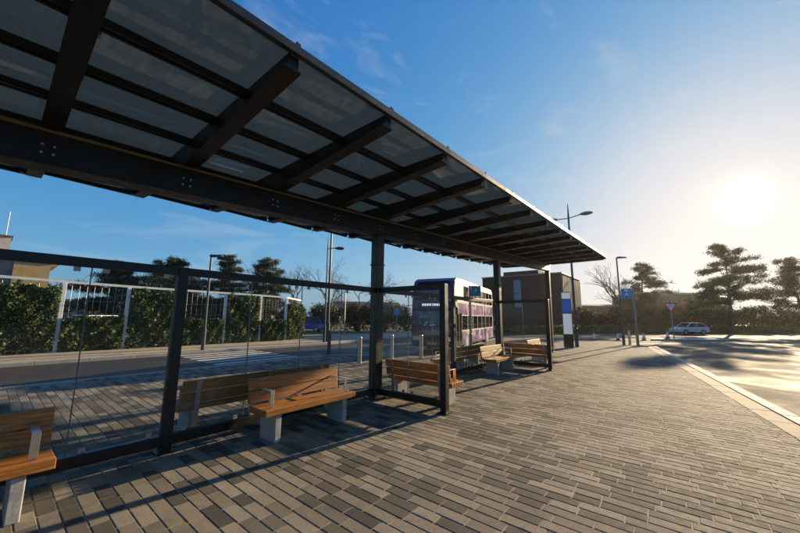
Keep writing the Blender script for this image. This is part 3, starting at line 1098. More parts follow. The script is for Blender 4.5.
# slim poles beyond the back road
t = thing('pale_pole', 'slim pale pole beyond the back road before the brown shrubs', 'pole', (22.0, 25.0, -0.1))
obj('pole', MB().tube([(0, 0, 0), (0, 0, 4.15)], [0.075, 0.05], 8), 'galv', t)
obj('cap', MB().tube([(0, 0, 4.15), (0, 0, 4.19)], 0.06, 8), 'galv', t)
t = thing('marker_post', 'short thin marker post with pale tip beyond the back road', 'post', (14.55, 17.0, -0.12))
obj('rod', MB().tube([(0, 0, 0), (0, 0, 1.7)], 0.02, 8), 'pole_dark', t)
obj('tip', MB().lathe([(0.0, 1.69), (0.045, 1.72), (0.045, 1.78), (0.0, 1.82)], n=8), 'sign_white', t)
t = thing('round_sign', 'round blue traffic sign on a thin post between column and bus', 'traffic sign', (23.3, 19.5, -0.1), vx(23.3, 19.5))
obj('post', MB().tube([(0, 0, 0), (0, 0, 2.55)], 0.035, 8), 'pole_grey', t)
obj('disc', MB().tube([(0, -0.05, 2.2), (0, -0.038, 2.2)], 0.30, 20), 'sign_blue', t)

# give way sign
t = thing('give_way_sign', 'red and white triangular give way sign on a grey post', 'traffic sign', (38.5, 0.42, 0.0), vx(38.5, 0.42))
obj('post', MB().tube([(0, 0, 0), (0, 0, 3.35)], 0.045, 10), 'pole_grey', t)


def tri(c, r_, y0, y1):
    p_ = [(c[0] + r_ * math.cos(R(a)), c[1] + r_ * math.sin(R(a))) for a in (30, 150, 270)]
    return MB().prism(p_, 'y', y0, y1)


pl = obj('plate', tri((0, 2.86), 0.60, -0.075, -0.055), 'sign_red', t)
obj('white_field', tri((0, 2.86), 0.38, -0.081, -0.0765), 'sign_white', pl)
for q, (wq, zq) in enumerate(((0.40, 2.99), (0.26, 2.86))):
    lt = obj('lettering', text_mesh(('GIVE', 'WAY')[q], 0.13, 0.001), 'black', pl)
    lt.location = (0, -0.084, zq - 0.01)
    lt.rotation_euler = (R(90), 0, 0)
obj('lamp_hood', MB().box(-0.2, 0.2, -0.2, -0.02, 3.32, 3.38), 'pole_grey', t)

# traffic cones
for x, y, lab in [(32.74, 5.64, 'traffic cone nearest the totem, leftmost of the cones'), (34.4, 4.12, 'traffic cone left of the A stop sign post'),
                  (36.27, 2.44, 'traffic cone just right of the A stop sign post'), (38.02, 0.84, 'traffic cone left of the give way sign post')]:
    t = thing('traffic_cone', lab, 'traffic cone', (x, y, -0.118 if x < 37.5 else 0.012), 0.3, 'traffic cones')
    obj('base', MB().box(-0.2, 0.2, -0.2, 0.2, 0, 0.04), 'black', t, bevel=0.01)
    c = obj('cone', MB().lathe([(0.15, 0.04), (0.035, 0.68)], n=16), 'cone_orange', t)
    obj('reflective_sleeve', MB().lathe([(0.128, 0.20), (0.060, 0.56)], n=16), 'sign_white', c)

# ------------------------------------------------------------------ DOUBLE DECKER BUS
BA = R(13.4)
BUS = thing('double_decker_bus', 'purple and white double decker bus waiting behind the shelter', 'bus', (15.05, 8.85, -0.12), BA)
BL, BW, BH = 10.6, 2.36, 3.98
side_prof = [(0.10, 0.28), (0.0, 0.55), (0.0, 1.35), (0.05, 2.1), (0.10, 2.55), (0.22, 3.35), (0.42, 3.78), (0.75, 3.94), (1.4, 3.98), (BL - 0.6, 3.98), (BL - 0.12, 3.85), (BL, 3.5), (BL, 0.4), (BL - 0.1, 0.28)]
body = obj('body', MB().prism(side_prof, 'y', 0.0, BW), 'bus_purple', BUS, bevel=0.09)


def fx(z):
    """x of the front skin at height z"""
    pts = [(0.28, 0.10), (0.55, 0.0), (1.35, 0.0), (2.1, 0.05), (2.55, 0.10), (3.35, 0.22), (3.78, 0.42)]
    for (za, xa), (zb_, xb) in zip(pts[:-1], pts[1:]):
        if za <= z <= zb_:
            return xa + (xb - xa) * (z - za) / (zb_ - za)
    return 0.0


def front_panel(name, quad, mat, parent, off=0.012):
    """quad of (y,z); follows the raked front"""
    m_ = MB().hexa([(fx(z) + 0.02, y, z) for y, z in quad], [(fx(z) - off, y, z) for y, z in quad])
    return obj(name, m_, mat, parent)


front_panel('front_surround', [(0.10, 0.86), (BW - 0.10, 0.86), (BW - 0.10, 2.30), (0.10, 2.30)], 'bus_glass', BUS, 0.010)
front_panel('upper_windscreen', [(0.14, 2.72), (BW - 0.14, 2.72), (BW - 0.22, 3.55), (0.22, 3.55)], 'bus_glass', BUS)
dsp = front_panel('destination_display', [(0.35, 2.34), (BW - 0.35, 2.34), (BW - 0.35, 2.62), (0.35, 2.62)], 'black', BUS, 0.014)
M['led'] = emit_mat('destination_led', (0.85, 0.88, 0.95), 0.35)
for q in range(9):
    y0 = 0.55 + q * 0.135
    front_panel('display_letter', [(y0, 2.42), (y0 + 0.10, 2.42), (y0 + 0.10, 2.54), (y0, 2.54)], 'led', dsp, 0.020)
vp = front_panel('windscreen', [(0.78, 0.90), (BW - 0.78, 0.90), (BW - 0.20, 2.14), (0.20, 2.14)], 'bus_sky_teal', BUS, 0.018)
front_panel('emblem', [(1.62, 1.38), (1.55, 1.38), (1.36, 1.62), (1.43, 1.62)], 'sign_white', vp, 0.024)
for y0 in (0.14, BW - 0.52):
    front_panel('headlight', [(y0, 0.62), (y0 + 0.38, 0.62), (y0 + 0.38, 0.82), (y0, 0.82)], 'lamp_clear', BUS, 0.02)
for y0, sl in ((0.62, 0.55), (1.50, 0.55)):
    wp = front_panel('wiper', [(y0, 1.0), (y0 + 0.035, 1.0), (y0 + 0.035 + sl * 0.35, 1.75), (y0 + sl * 0.35, 1.75)], 'black', vp, 0.030)
front_panel('lower_grille', [(0.60, 0.62), (BW - 0.60, 0.62), (BW - 0.60, 0.80), (0.60, 0.80)], 'black', BUS, 0.016)
front_panel('roof_peak', [(0.24, 3.58), (BW - 0.24, 3.58), (BW - 0.34, 3.74), (0.34, 3.74)], 'bus_glass', BUS, 0.014)
front_panel('number_plate', [(0.92, 0.42), (1.44, 0.42), (1.44, 0.53), (0.92, 0.53)], 'plate', BUS, 0.025)
for y0, sg in ((0.0, -1), (BW, 1)):
    mr = obj('wing_mirror', MB().box(-0.22, -0.10, y0 + sg * 0.22 - 0.09, y0 + sg * 0.22 + 0.09, 1.95, 2.35), 'black', BUS, bevel=0.02)
    obj('mirror_arm', MB().tube([(0.15, y0, 2.45), (-0.15, y0 + sg * 0.2, 2.42), (-0.16, y0 + sg * 0.22, 2.34)], 0.02, 6), 'black', mr)


def side_panel(name, x0, x1, z0, z1, mat, parent, off=0.008, far=False, th=0.02):
    if far:
        return obj(name, MB().box(x0, x1, BW - 0.001, BW + off, z0, z1), mat, parent)
    return obj(name, MB().box(x0, x1, -off, 0.001, z0, z1), mat, parent)


for far in (False, True):
    up = side_panel('upper_side', 0.75, BL - 0.15, 2.62, 3.74, 'bus_white', BUS, 0.006, far)
    side_panel('mosaic_band', 0.35, BL - 0.10, 1.98, 2.60, 'bus_mosaic', BUS, 0.006, far)
    side_panel('skirt_panel', 0.30, BL - 0.10, 0.34, 1.06, 'bus_mosaic', BUS, 0.006, far)
    side_panel('waist_panel', 0.32, BL - 0.10, 1.065, 1.975, 'bus_white', BUS, 0.004, far)
    for q in range(8):
        x0 = 0.85 + q * 1.19
        if q or far:
            side_panel('window', x0, x0 + 1.07, 2.76, 3.60, 'bus_glass', BUS, 0.014, far)
        x0 = 0.45 + q * 1.24
        if not (q in (0,) and not far):
            side_panel('window', x0, x0 + 1.12, 1.14, 1.92, 'bus_glass', BUS, 0.014, far)
dr = side_panel('door', 0.42, 1.56, 0.36, 2.05, 'bus_glass', BUS, 0.016)
for x0 in (0.42, 0.97, 1.51):
    obj('door_frame', MB().box(x0, x0 + 0.05, -0.03, -0.0165, 0.36, 2.05), 'black', dr)
for wx in (2.55, 8.1):
    for y0, y1 in ((-0.02, 0.28), (BW - 0.28, BW + 0.02)):
        w_ = obj('wheel', MB().tube([(wx, y0, 0.48), (wx, y1, 0.48)], 0.48, 24), 'tyre', BUS)
        yo = y0 - 0.012 if y0 < 0 else y1
        obj('rim', MB().tube([(wx, yo, 0.48), (wx, yo + 0.012, 0.48)], 0.28, 18), 'pole_grey', w_)
for y0 in (0.12, BW - 0.32):
    obj('tail_light', MB().box(BL - 0.001, BL + 0.02, y0, y0 + 0.2, 0.9, 1.5), 'lamp_red', BUS)


# ------------------------------------------------------------------ CARS
def make_car(label, mat, loc, rz, group='parked cars', L=4.2, H=1.48, name='parked_car'):
    t = thing(name, label, 'car', loc, rz, group)
    W = 1.74
    low = [(0.0, 0.32), (0.02, 0.62), (0.18, 0.74), (1.05, 0.90), (L - 0.35, 0.95), (L - 0.04, 0.86), (L, 0.5), (L - 0.05, 0.30)]
    obj('body', MB().prism(low, 'y', -W / 2, W / 2), mat, t, bevel=0.07)
    cab_b = [(0.95, 0.87), (L - 0.12, 0.92)]
    cab_t = [(1.65, H), (L - 0.75, H)]
    yb, yt = W / 2 - 0.06, W / 2 - 0.22
    obj('cabin', MB().hexa([(cab_b[0][0], -yb, 0.86), (cab_b[1][0], -yb, 0.90), (cab_b[1][0], yb, 0.90), (cab_b[0][0], yb, 0.86)],
                           [(cab_t[0][0], -yt, H - 0.03), (cab_t[1][0], -yt, H - 0.03), (cab_t[1][0], yt, H - 0.03), (cab_t[0][0], yt, H - 0.03)]), 'car_glass', t, bevel=0.03)
    rf = obj('roof', MB().box(cab_t[0][0] - 0.03, cab_t[1][0] + 0.03, -yt - 0.01, yt + 0.01, H - 0.035, H + 0.02), mat, t, bevel=0.03)
    for sg in (-1, 1):
        for xa, xb in ((0.95, 1.65), (2.3, 2.3), (L - 0.12, L - 0.75)):
            obj('pillar', MB().tube([(xa, sg * (yb + 0.004), 0.88), (xb, sg * (yt + 0.004), H - 0.02)], 0.035, 6), mat, t)
        obj('headlight', MB().box(0.0, 0.10, sg * 0.62 - 0.16, sg * 0.62 + 0.16, 0.60, 0.72), 'lamp_clear', t, bevel=0.02)
        obj('tail_light', MB().box(L - 0.09, L + 0.005, sg * 0.68 - 0.12, sg * 0.68 + 0.12, 0.68, 0.88), 'lamp_red', t, bevel=0.02)
        for wx in (0.78, L - 0.80):
            w_ = obj('wheel', MB().tube([(wx, sg * (W / 2 - 0.16), 0.31), (wx, sg * (W / 2 + 0.01), 0.31)], 0.31, 20), 'tyre', t)
            obj('rim', MB().tube([(wx, sg * (W / 2 + 0.01), 0.31), (wx, sg * (W / 2 + 0.02), 0.31)], 0.2, 14), 'galv', w_)
    return t


make_car('pale parked car beyond the give way sign, in front of the hedge', 'car_white', (53.9, 0.55, -0.12), RA, H=1.42, L=3.7)
make_car('pale car seen over the low hedge between two white fence posts', 'car_white', (9.4, 25.2, -0.14), 0.15, L=4.0)
make_car('white car glimpsed over the low hedge at the far left', 'car_white', (2.0, 26.2, -0.14), 0.5, L=4.0, H=1.75)
make_car('bright blue car parked beyond the end of the hedge fence', 'car_blue', (22.6, 35.4, -0.14), RA, H=1.75)

# ------------------------------------------------------------------ LEFT FENCE AND IVY SCREENS
FY = 21.62
fp = [-0.3 - 2.38, -0.3, 2.08, 4.46, 6.87, 9.28, 11.56, 13.5]
fence_pts = [(x, FY) for x in fp] + [(15.1, FY + 0.6), (16.1, FY + 2.0)]
FE = thing('mesh_fence', 'white posted wire mesh fence carrying ivy along the far footpath', 'fence', (fp[0], FY, 0))
ftop = [3.22, 3.22, 3.15, 3.1, 3.07, 3.05, 3.03, 2.98, 2.85, 2.72]
for q, ((x, y), h) in enumerate(zip(fence_pts, ftop)):
    obj('fence_post', MB().box(x - 0.075, x + 0.075, y - 0.075, y + 0.075, -0.01, h - 0.051), 'paint_white', FE, bevel=0.01, world=True)
for q in range(len(fence_pts) - 1):
    (xa, ya), (xb, yb) = fence_pts[q], fence_pts[q + 1]
    ha, hb = ftop[q], ftop[q + 1]
    d = Vector((xb - xa, yb - ya, 0)).normalized()
    nn = Vector((-d.y, d.x, 0)) * 0.055
    obj('top_rail', MB().hexa([(xa - nn.x, ya - nn.y, ha - 0.05), (xb - nn.x, yb - nn.y, hb - 0.05), (xb + nn.x, yb + nn.y, hb - 0.05), (xa + nn.x, ya + nn.y, ha - 0.05)],
                              [(xa - nn.x, ya - nn.y, ha + 0.06), (xb - nn.x, yb - nn.y, hb + 0.06), (xb + nn.x, yb + nn.y, hb + 0.06), (xa + nn.x, ya + nn.y, ha + 0.06)]), 'paint_white', FE, world=True)
    m_ = MB()
    nw = 9
    for w_ in range(1, nw):
        f_ = w_ / nw
        xx, yy, hh = xa + (xb - xa) * f_, ya + (yb - ya) * f_, ha + (hb - ha) * f_ - 0.051
        m_.tube([(xx, yy, 0.05), (xx, yy, hh)], 0.007, 4, caps=False)
    for zz in (0.5, 1.1, 1.7, 2.3):
        m_.tube([(xa, ya, zz), (xb, yb, zz)], 0.006, 4, caps=False)
    obj('wire_mesh', m_, 'galv', FE, world=True)


def leaf_cloud(points, size, seed, updir=0.3, aspect=0.55):
    """one small bent leaf (two triangles) at each point"""
    r = np.random.default_rng(seed)
    n = len(points)
    d = r.normal(size=(n, 3))
    d[:, 2] += updir
    d /= np.linalg.norm(d, axis=1)[:, None]
    a = np.cross(d, r.normal(size=(n, 3)))
    a /= np.linalg.norm(a, axis=1)[:, None] + 1e-9
    s = size * r.uniform(0.6, 1.3, size=(n, 1))
    p0 = points - d * s * 0.5
    p2 = points + d * s * 0.5
    c = np.cross(a, d) * s * 0.12
    p1 = points + a * s * aspect * 0.5 + c
    p3 = points - a * s * aspect * 0.5 + c
    V = np.stack([p0, p1, p2, p3], 1).reshape(-1, 3)
    me_ = bpy.data.meshes.new('leaves')
    me_.vertices.add(len(V))
    me_.vertices.foreach_set('co', V.ravel())
    me_.loops.add(6 * n)
    idx = (np.arange(n)[:, None] * 4 + np.array([0, 1, 2, 0, 2, 3])[None]).ravel()
    me_.loops.foreach_set('vertex_index', idx.astype(np.int32))
    me_.polygons.add(2 * n)
    me_.polygons.foreach_set('loop_start', (np.arange(2 * n) * 3).astype(np.int32))
    me_.polygons.foreach_set('loop_total', np.full(2 * n, 3, np.int32))
    me_.update(calc_edges=True)
    return me_


def ivy_screen(xa, xb, ya, yb, h, label, seed, n=3800):
    r = np.random.default_rng(seed)
    L = math.hypot(xb - xa, yb - ya)
    t_ = thing('ivy_screen', label, 'hedge', ((xa + xb) / 2, (ya + yb) / 2 - 0.05, 0), math.atan2(yb - ya, xb - xa), 'ivy screens on the mesh fence')
    x = r.uniform(-L / 2, L / 2, n)
    z = r.uniform(0, 1, n) ** 0.9
    edge = h * (0.97 + 0.025 * np.sin(x * 5 + seed) + 0.03 * np.sin(x * 13 + 2 * seed) + 0.02 * np.sin(x * 29))
    zz = z * edge
    thick = 0.13 + 0.035 * np.sin(x * 4.3 + zz * 3 + seed) + 0.03 * np.sin(x * 11 - zz * 7)
    y = r.normal(0, 1, n).clip(-1.6, 1.6) * np.maximum(0.07, thick)
    pts = np.stack([x, y, zz + 0.02], 1)
    keep = r.uniform(size=n) < 0.82 + 0.25 * np.sin(x * 3.1 + seed) * np.sin(zz * 4.0 + seed)
    obj('leaves', leaf_cloud(pts[keep], 0.125, seed, 0.2, 0.85), 'ivy', t_)
    for q in range(6):
        x0 = -L / 2 + (q + 0.5) * L / 6
        pp = [(x0 + 0.08 * math.sin(q + k * 1.3), 0.05 * math.sin(k * 2.1 + q), h * 0.9 * k / 6) for k in range(7)]
        obj('stem', MB().tube(pp, [0.022, 0.02, 0.017, 0.014, 0.011, 0.008, 0.005], 5), 'bark', t_)
    return t_


ivy_labels = [(0, 3.0, 'dense ivy screen at the far left edge of the picture'), (1, 3.0, 'tall ivy screen at the far left below the tan building'), (2, 1.58, 'low ivy screen next to the far left tall one'),
              (3, 2.98, 'tall ivy screen left of the near glass wall post'), (4, 1.5, 'thin low ivy screen just right of the near wall post'), (5, 2.95, 'tall yellowish ivy screen right of the low pale car'),
              (6, 1.42, 'low bright ivy screen between two tall ones near the fence end'), (7, 2.6, 'ivy screen before the curved end of the fence'), (8, 2.3, 'last ivy screen at the curved fence end')]
for q, h, lab in ivy_labels:
    (xa, ya), (xb, yb) = fence_pts[q], fence_pts[q + 1]
    ivy_screen(xa + 0.09, xb - 0.09 if q < 7 else xb, ya, yb, h, lab, 20 + q, 9500)


# ------------------------------------------------------------------ TREES
def pine(name_label, x, y, h, spread, seed, lean=(0, 0), cb=0.28, group='pine trees', nb=58, z=-0.16, csz=0.36, flat=0.75):
    r = np.random.default_rng(seed)
    t_ = thing('pine_tree', name_label, 'tree', (x, y, z), 0, group)
    tp = []
    for k in range(9):
        f_ = k / 8
        tp.append((lean[0] * f_ + 0.12 * math.sin(seed + 2.3 * f_ * 3), lean[1] * f_ + 0.12 * math.cos(seed * 2 + f_ * 5), h * 0.95 * f_))
    r0 = 0.022 * h
    m_ = MB().tube(tp, [r0 * (1 - 0.88 * k / 8) for k in range(9)], 9)
    pts = []
    for b in range(nb):
        f_ = cb + (1 - cb) * (b + r.uniform(0, 1)) / nb
        az = r.uniform(0, 2 * math.pi)
        prof_ = (0.55 + 0.45 * math.sin(math.pi * min(1, (f_ - cb) / (1 - cb) * 0.9 + 0.18))) * (1.0 - 0.62 * max(0, (f_ - 0.55) / 0.45))
        L = spread * prof_ * r.uniform(0.35, 1.2)
        i0 = min(7, int(f_ * 8))
        g_ = f_ * 8 - i0
        base_ = np.array(tp[i0]) * (1 - g_) + np.array(tp[i0 + 1]) * g_
        rise = r.uniform(-0.12, 0.42) + 0.35 * max(0, f_ - 0.7)
        path = []
        for k in range(5):
            q_ = k / 4
            path.append(base_ + np.array([math.cos(az) * L * q_, math.sin(az) * L * q_, L * (rise * q_ - 0.10 * q_ * q_)]) + r.normal(0, 0.05, 3) * q_)
        m_.tube([tuple(p_) for p_ in path], [0.30 * r0 * (1.15 - f_) * (1 - 0.8 * k / 4) + 0.008 for k in range(5)], 5)
        nc = int(5 + L * 4.0)
        for c in range(nc):
            q_ = 0.25 + 0.75 * r.uniform() ** 0.7
            k = min(3, int(q_ * 4))
            g_ = q_ * 4 - k
            ctr = path[k] * (1 - g_) + path[k + 1] * g_
            side = r.normal(0, 1, 3) * np.array([0.30, 0.30, 0.10]) * (0.35 + L * 0.22)
            ctr = ctr + side + np.array([0, 0, 0.08])
            nn_ = int(r.uniform(24, 44))
            pts.append(ctr + r.normal(0, 1, (nn_, 3)) * np.array([csz, csz, csz * flat]) * 0.55)
    obj('trunk', m_, 'bark', t_)
    P = np.concatenate(pts)
    obj('crown', leaf_cloud(P, 0.27, seed, 0.5, 0.22), 'pine', t_)
    return t_


def bare_tree(label, x, y, h, seed, spread=0.55, leaves=0, mat='twig', z=-0.16, group='leafless trees', depth=6, leafmat='brown_leaf', nstem=1):
    r = random.Random(seed)
    t_ = thing('bare_tree', label, 'tree', (x, y, z), 0, group)
    m_ = MB()
    tips = []

    def grow(p_, d, L, rad, lv):
        n = 3
        pts = [p_]
        for k in range(n):
            d = (d + Vector((r.gauss(0, 0.10), r.gauss(0, 0.10), r.gauss(0.03, 0.05)))).normalized()
            pts.append(pts[-1] + d * (L / n))
        m_.tube(pts, [rad * (1 - 0.35 * k / n) for k in range(n + 1)], 7 if lv < 2 else 4 if lv < 4 else 3, caps=lv < 2)
        if lv >= depth or L < 0.12:
            tips.append(pts[-1])
            return
        nb_ = r.choice([2, 3, 3]) if lv < 4 else 2
        for k in range(nb_):
            a = r.uniform(0, 2 * math.pi)
            ax = d.orthogonal().normalized()
            ax = Matrix.Rotation(a, 3, d) @ ax
            nd = (d + ax * r.uniform(spread * 0.5, spread * 1.3)).normalized()
            st = pts[-1] if k < 2 else pts[r.choice([1, 2])]
            grow(st, nd, L * r.uniform(0.62, 0.86), rad * 0.66, lv + 1)

    for s_i in range(nstem):
        grow(Vector((r.gauss(0, 0.1) * (nstem > 1), r.gauss(0, 0.1) * (nstem > 1), 0)), Vector((r.gauss(0, 0.06 + 0.2 * (nstem > 1)), r.gauss(0, 0.06 + 0.2 * (nstem > 1)), 1)).normalized(), h * 0.27, 0.017 * h / max(1, nstem ** 0.5), 0)
    obj('trunk', m_, mat, t_)
    if leaves:
        rr = np.random.default_rng(seed)
        T = np.array([tuple(a) for a in tips])
        P = T[rr.integers(0, len(T), leaves)] + rr.normal(0, 0.28, (leaves, 3))
        obj('crown', leaf_cloud(P, 0.20, seed, 0.0, 0.6), leafmat, t_)
    return t_


def shrub(label, x, y, rx_, ry_, h, seed, mat='green_leaf', n=5200, z=-0.16, size=0.26, group='shrubs and trees along the background', name='shrub', ragged=0.3):
    """several overlapping clumps of leaves on stems"""
    r = np.random.default_rng(seed)
    t_ = thing(name, label, 'shrub', (x, y, z), r.uniform(0, 6), group)
    pts = []
    m_ = MB()
    nc = 16
    for c in range(nc):
        a = r.uniform(0, 2 * math.pi)
        q_ = math.sqrt(r.uniform(0, 1)) * 0.75
        cz = h * (0.30 + 0.55 * r.uniform() * (1 - 0.45 * q_))
        ctr = np.array([rx_ * q_ * math.cos(a), ry_ * q_ * math.sin(a), cz])
        sc = np.array([rx_ * 0.30, ry_ * 0.30, h * 0.17]) * r.uniform(0.6, 1.2)
        v = r.normal(0, 1, (n // nc, 3))
        v /= np.linalg.norm(v, axis=1)[:, None]
        v *= r.uniform(0.25, 1.0, (n // nc, 1)) ** 0.5 * (1 + ragged * r.normal(0, 1, (n // nc, 1)))
        pts.append(ctr + v * sc)
        m_.tube([(ctr[0] * 0.15, ctr[1] * 0.15, 0), (ctr[0] * 0.5, ctr[1] * 0.5, cz * 0.5), tuple(ctr)], [0.05, 0.035, 0.01], 5)  # sunlight on the right face put into the paler board colour
    low = r.uniform(0, 1, (n // 5, 1))
    a = r.uniform(0, 2 * math.pi, n // 5)
    pts.append(np.stack([rx_ * 0.75 * np.cos(a) * low[:, 0] ** 0.5, ry_ * 0.75 * np.sin(a) * low[:, 0] ** 0.5, r.uniform(0.02, 0.45, n // 5) * h], 1))
    P = np.concatenate(pts)
    P[:, 2] = np.maximum(P[:, 2], 0.03)
    obj('stems', m_, 'bark', t_)
    obj('foliage', leaf_cloud(P, size, seed, 0.2, 0.6), mat, t_)
    return t_


# right-hand background
pine('big spreading pine under the sun, right of the give way sign', 61.4, -5.4, 12.3, 4.7, 3, cb=0.30, nb=62)
pine('pine at the right edge with a slanting trunk', 63.4, -12.4, 9.9, 3.4, 8, lean=(0.5, 1.2), cb=0.34, nb=44)
pine('slim pine behind the A stop sign and slim lamp', 64.0, 3.9, 10.8, 3.9, 21, cb=0.34, nb=40)
bare_tree('tall leafless tree left of the slim pine', 60.5, 7.9, 11.2, 5, spread=0.5, depth=7)
bare_tree('second leafless tree beside the far end of the canopy', 61.0, 6.2, 9.6, 9, spread=0.55, depth=7)

bare_tree('leafless tree rising between the pines and the fence end', 23.5, 45.5, 11.0, 52, spread=0.6, depth=7)
bare_tree('leafless tree showing left of the tall column', 33.0, 34.5, 9.6, 57, spread=0.62, depth=7)

# long clipped hedge behind the junction
HG = [(38.0, 14.5), (46.5, 9.5), (54.5, 3.5), (62.0, -3.2), (74.0, -12.6), (87, -22)]
for q in range(len(HG) - 1):
    (xa, ya), (xb, yb) = HG[q], HG[q + 1]
    L = math.hypot(xb - xa, yb - ya)
    lab = ['clipped green hedge section behind the totem and street lamp', 'clipped green hedge section behind the A stop sign', 'clipped green hedge section behind the pale parked car',
           'clipped green hedge section below the big pine', 'clipped green hedge section running out of the right edge'][q]
    t_ = thing('clipped_hedge', lab, 'hedge', ((xa + xb) / 2, (ya + yb) / 2, -0.16), math.atan2(yb - ya, xb - xa), 'clipped hedge behind the junction')
    r = np.random.default_rng(40 + q)
    n = int(L * 620)
    pts = np.stack([r.uniform(-L / 2, L / 2, n), r.uniform(-0.55, 0.55, n), r.uniform(0.02, 1, n) ** 0.8 * (1.0 + 0.05 * np.sin(np.linspace(0, 40, n)))], 1)
    obj('foliage', leaf_cloud(pts, 0.15, 60 + q, 0.4, 0.7), 'hedge_leaf', t_)
    m_ = MB()
    for k in range(int(L * 1.5)):
        xx = -L / 2 + (k + 0.5) / 1.5
        m_.tube([(xx, 0, 0), (xx + 0.1, 0.05, 0.8)], 0.02, 4)
    obj('stems', m_, 'bark', t_)

# shrub belt behind the hedge
belt = [(46, 15.5, 3, 2.2, 3.6, 'brown_leaf', 'brown winter shrub between totem and dark building'),
        (51.5, 12.0, 3.2, 2.4, 4.2, 'green_leaf', 'olive shrub left behind the A stop sign'),
        (54.0, 8.2, 3.2, 2.6, 3.9, 'brown_leaf', 'russet shrub behind the bare trees'),
        (57.0, 5.2, 3.0, 2.6, 4.4, 'green_leaf', 'dark shrub below the slim pine'),
        (58.5, 2.2, 3.0, 2.4, 4.9, 'brown_leaf', 'rust brown shrub left of the give way sign'),
        (61.5, 0.2, 3.0, 2.4, 4.4, 'brown_leaf', 'rust brown shrub behind the give way sign'),
        (64.0, -2.6, 3.4, 2.6, 4.8, 'green_leaf', 'dark green shrub left of the big pine trunk'),
        (67.5, -6.2, 3.6, 2.8, 4.6, 'green_leaf', 'dark green shrub right of the big pine trunk'),
        (70.5, -9.8, 3.6, 2.8, 4.8, 'green_leaf', 'dark green shrub between the two right pines'),
        (73.5, -13.2, 3.8, 3.0, 4.6, 'green_leaf', 'dark green shrub at the foot of the right edge pine'),
        (77.0, -16.6, 4.0, 3.0, 4.8, 'brown_leaf', 'brownish shrub at the right edge of the picture')]
for q, (x, y, a, b, h, mt, lab) in enumerate(belt):
    shrub(lab, x + 5.0, y, a, b, h, 70 + q, mt, 5200, size=0.30)

# left-hand background beyond the fence
pine('dark pine behind the second tall ivy screen', 9.1, 50.5, 8.0, 4.3, 31, cb=0.12, nb=80)
pine('broad dark pine behind the near glass wall post', 14.0, 49.0, 9.1, 5.2, 33, cb=0.12, nb=95)
pine('pine with long loose branches above the ivy fence', 20.2, 47.5, 10.4, 4.6, 36, cb=0.2, nb=64, flat=0.7)
pine('pine with dense crown right of the loose branched one', 24.0, 43.6, 9.9, 3.9, 38, cb=0.18, nb=70)
bare_tree('leafless tree behind the end of the hedge fence', 26.6, 40.0, 10.6, 41, spread=0.62, depth=7)
bare_tree('leafless tree further right behind the lamp with bowl head', 30.0, 38.0, 10.0, 44, spread=0.62, depth=7)
lbelt = [(-1.0, 46, 3.5, 2.5, 3.6, 'green_leaf', 'dark shrub behind the far left ivy screen'), (16.5, 45.5, 3.2, 2.6, 4.0, 'brown_leaf', 'brown shrub behind the tall ivy screens'),
         (12.0, 44.0, 3.2, 2.6, 3.9, 'green_leaf', 'dark shrub behind the middle of the ivy fence'), (20.5, 42.5, 3.2, 2.6, 3.8, 'green_leaf', 'dark shrub behind the yellowish ivy screen'),
         (24.6, 38.8, 3.0, 2.4, 3.6, 'brown_leaf', 'brown shrub behind the blue car'), (28.4, 35.4, 3.0, 2.6, 4.0, 'green_leaf', 'green shrub right of the blue car'),
         (30.0, 31.6, 2.6, 2.2, 4.1, 'brown_leaf', 'reddish brown shrub left of the tall column'), (32.8, 29.6, 2.8, 2.4, 4.4, 'green_leaf', 'dark green shrub behind the tall column'),
         (34.6, 27.0, 2.6, 2.2, 4.0, 'brown_leaf', 'brown shrub between the column and the bus'), (37.2, 25.0, 2.8, 2.4, 4.2, 'green_leaf', 'green shrub just left of the bus'),
         (40.0, 22.5, 3.0, 2.4, 3.8, 'green_leaf', 'green shrub hidden mostly by the bus'), (44.0, 19.0, 2.6, 2.0, 3.0, 'brown_leaf', 'brown shrub before the dark building')]
for q, (x, y, a, b, h, mt, lab) in enumerate(lbelt):
    shrub(lab, x, y, a, b, h, 100 + q, mt, 4600, size=0.26)


# unseen trees added to darken the glass reflections (a mass nobody could count)
rw = np.random.default_rng(500)
nw_ = 60000
aw = rw.uniform(R(-205), R(-16), nw_)
hw = 11.5 + 2.2 * np.sin(aw * 9) + 1.4 * np.sin(aw * 31 + 1) + 0.8 * np.sin(aw * 77)
dw_ = 78 + rw.normal(0, 3.0, nw_)
Pw = np.stack([dw_ * np.cos(aw), dw_ * np.sin(aw), np.maximum(0.1, rw.uniform(0, 1, nw_) ** 0.85 * hw) - 0.16], 1)
wood_ = obj('added_woodland', leaf_cloud(Pw, 0.9, 501, 0.2, 0.7), 'green_leaf')
wood_['kind'] = 'stuff'
wood_['label'] = 'added belt of unseen trees that darkens the glass reflections'


# ------------------------------------------------------------------ BUILDINGS
def frame_xy(a, b):
    d = Vector((b[0] - a[0], b[1] - a[1], 0))
    L = d.length
    u = d.normalized()
    return u, Vector((-u.y, u.x, 0)), L


# dark timber clad building behind the canopy end
DB = thing('dark_building', 'dark timber clad flat roofed building behind the canopy end', 'building', (46.8, 12.4, -0.16), R(90))
DB.location = (47.5, 11.5, -0.16)
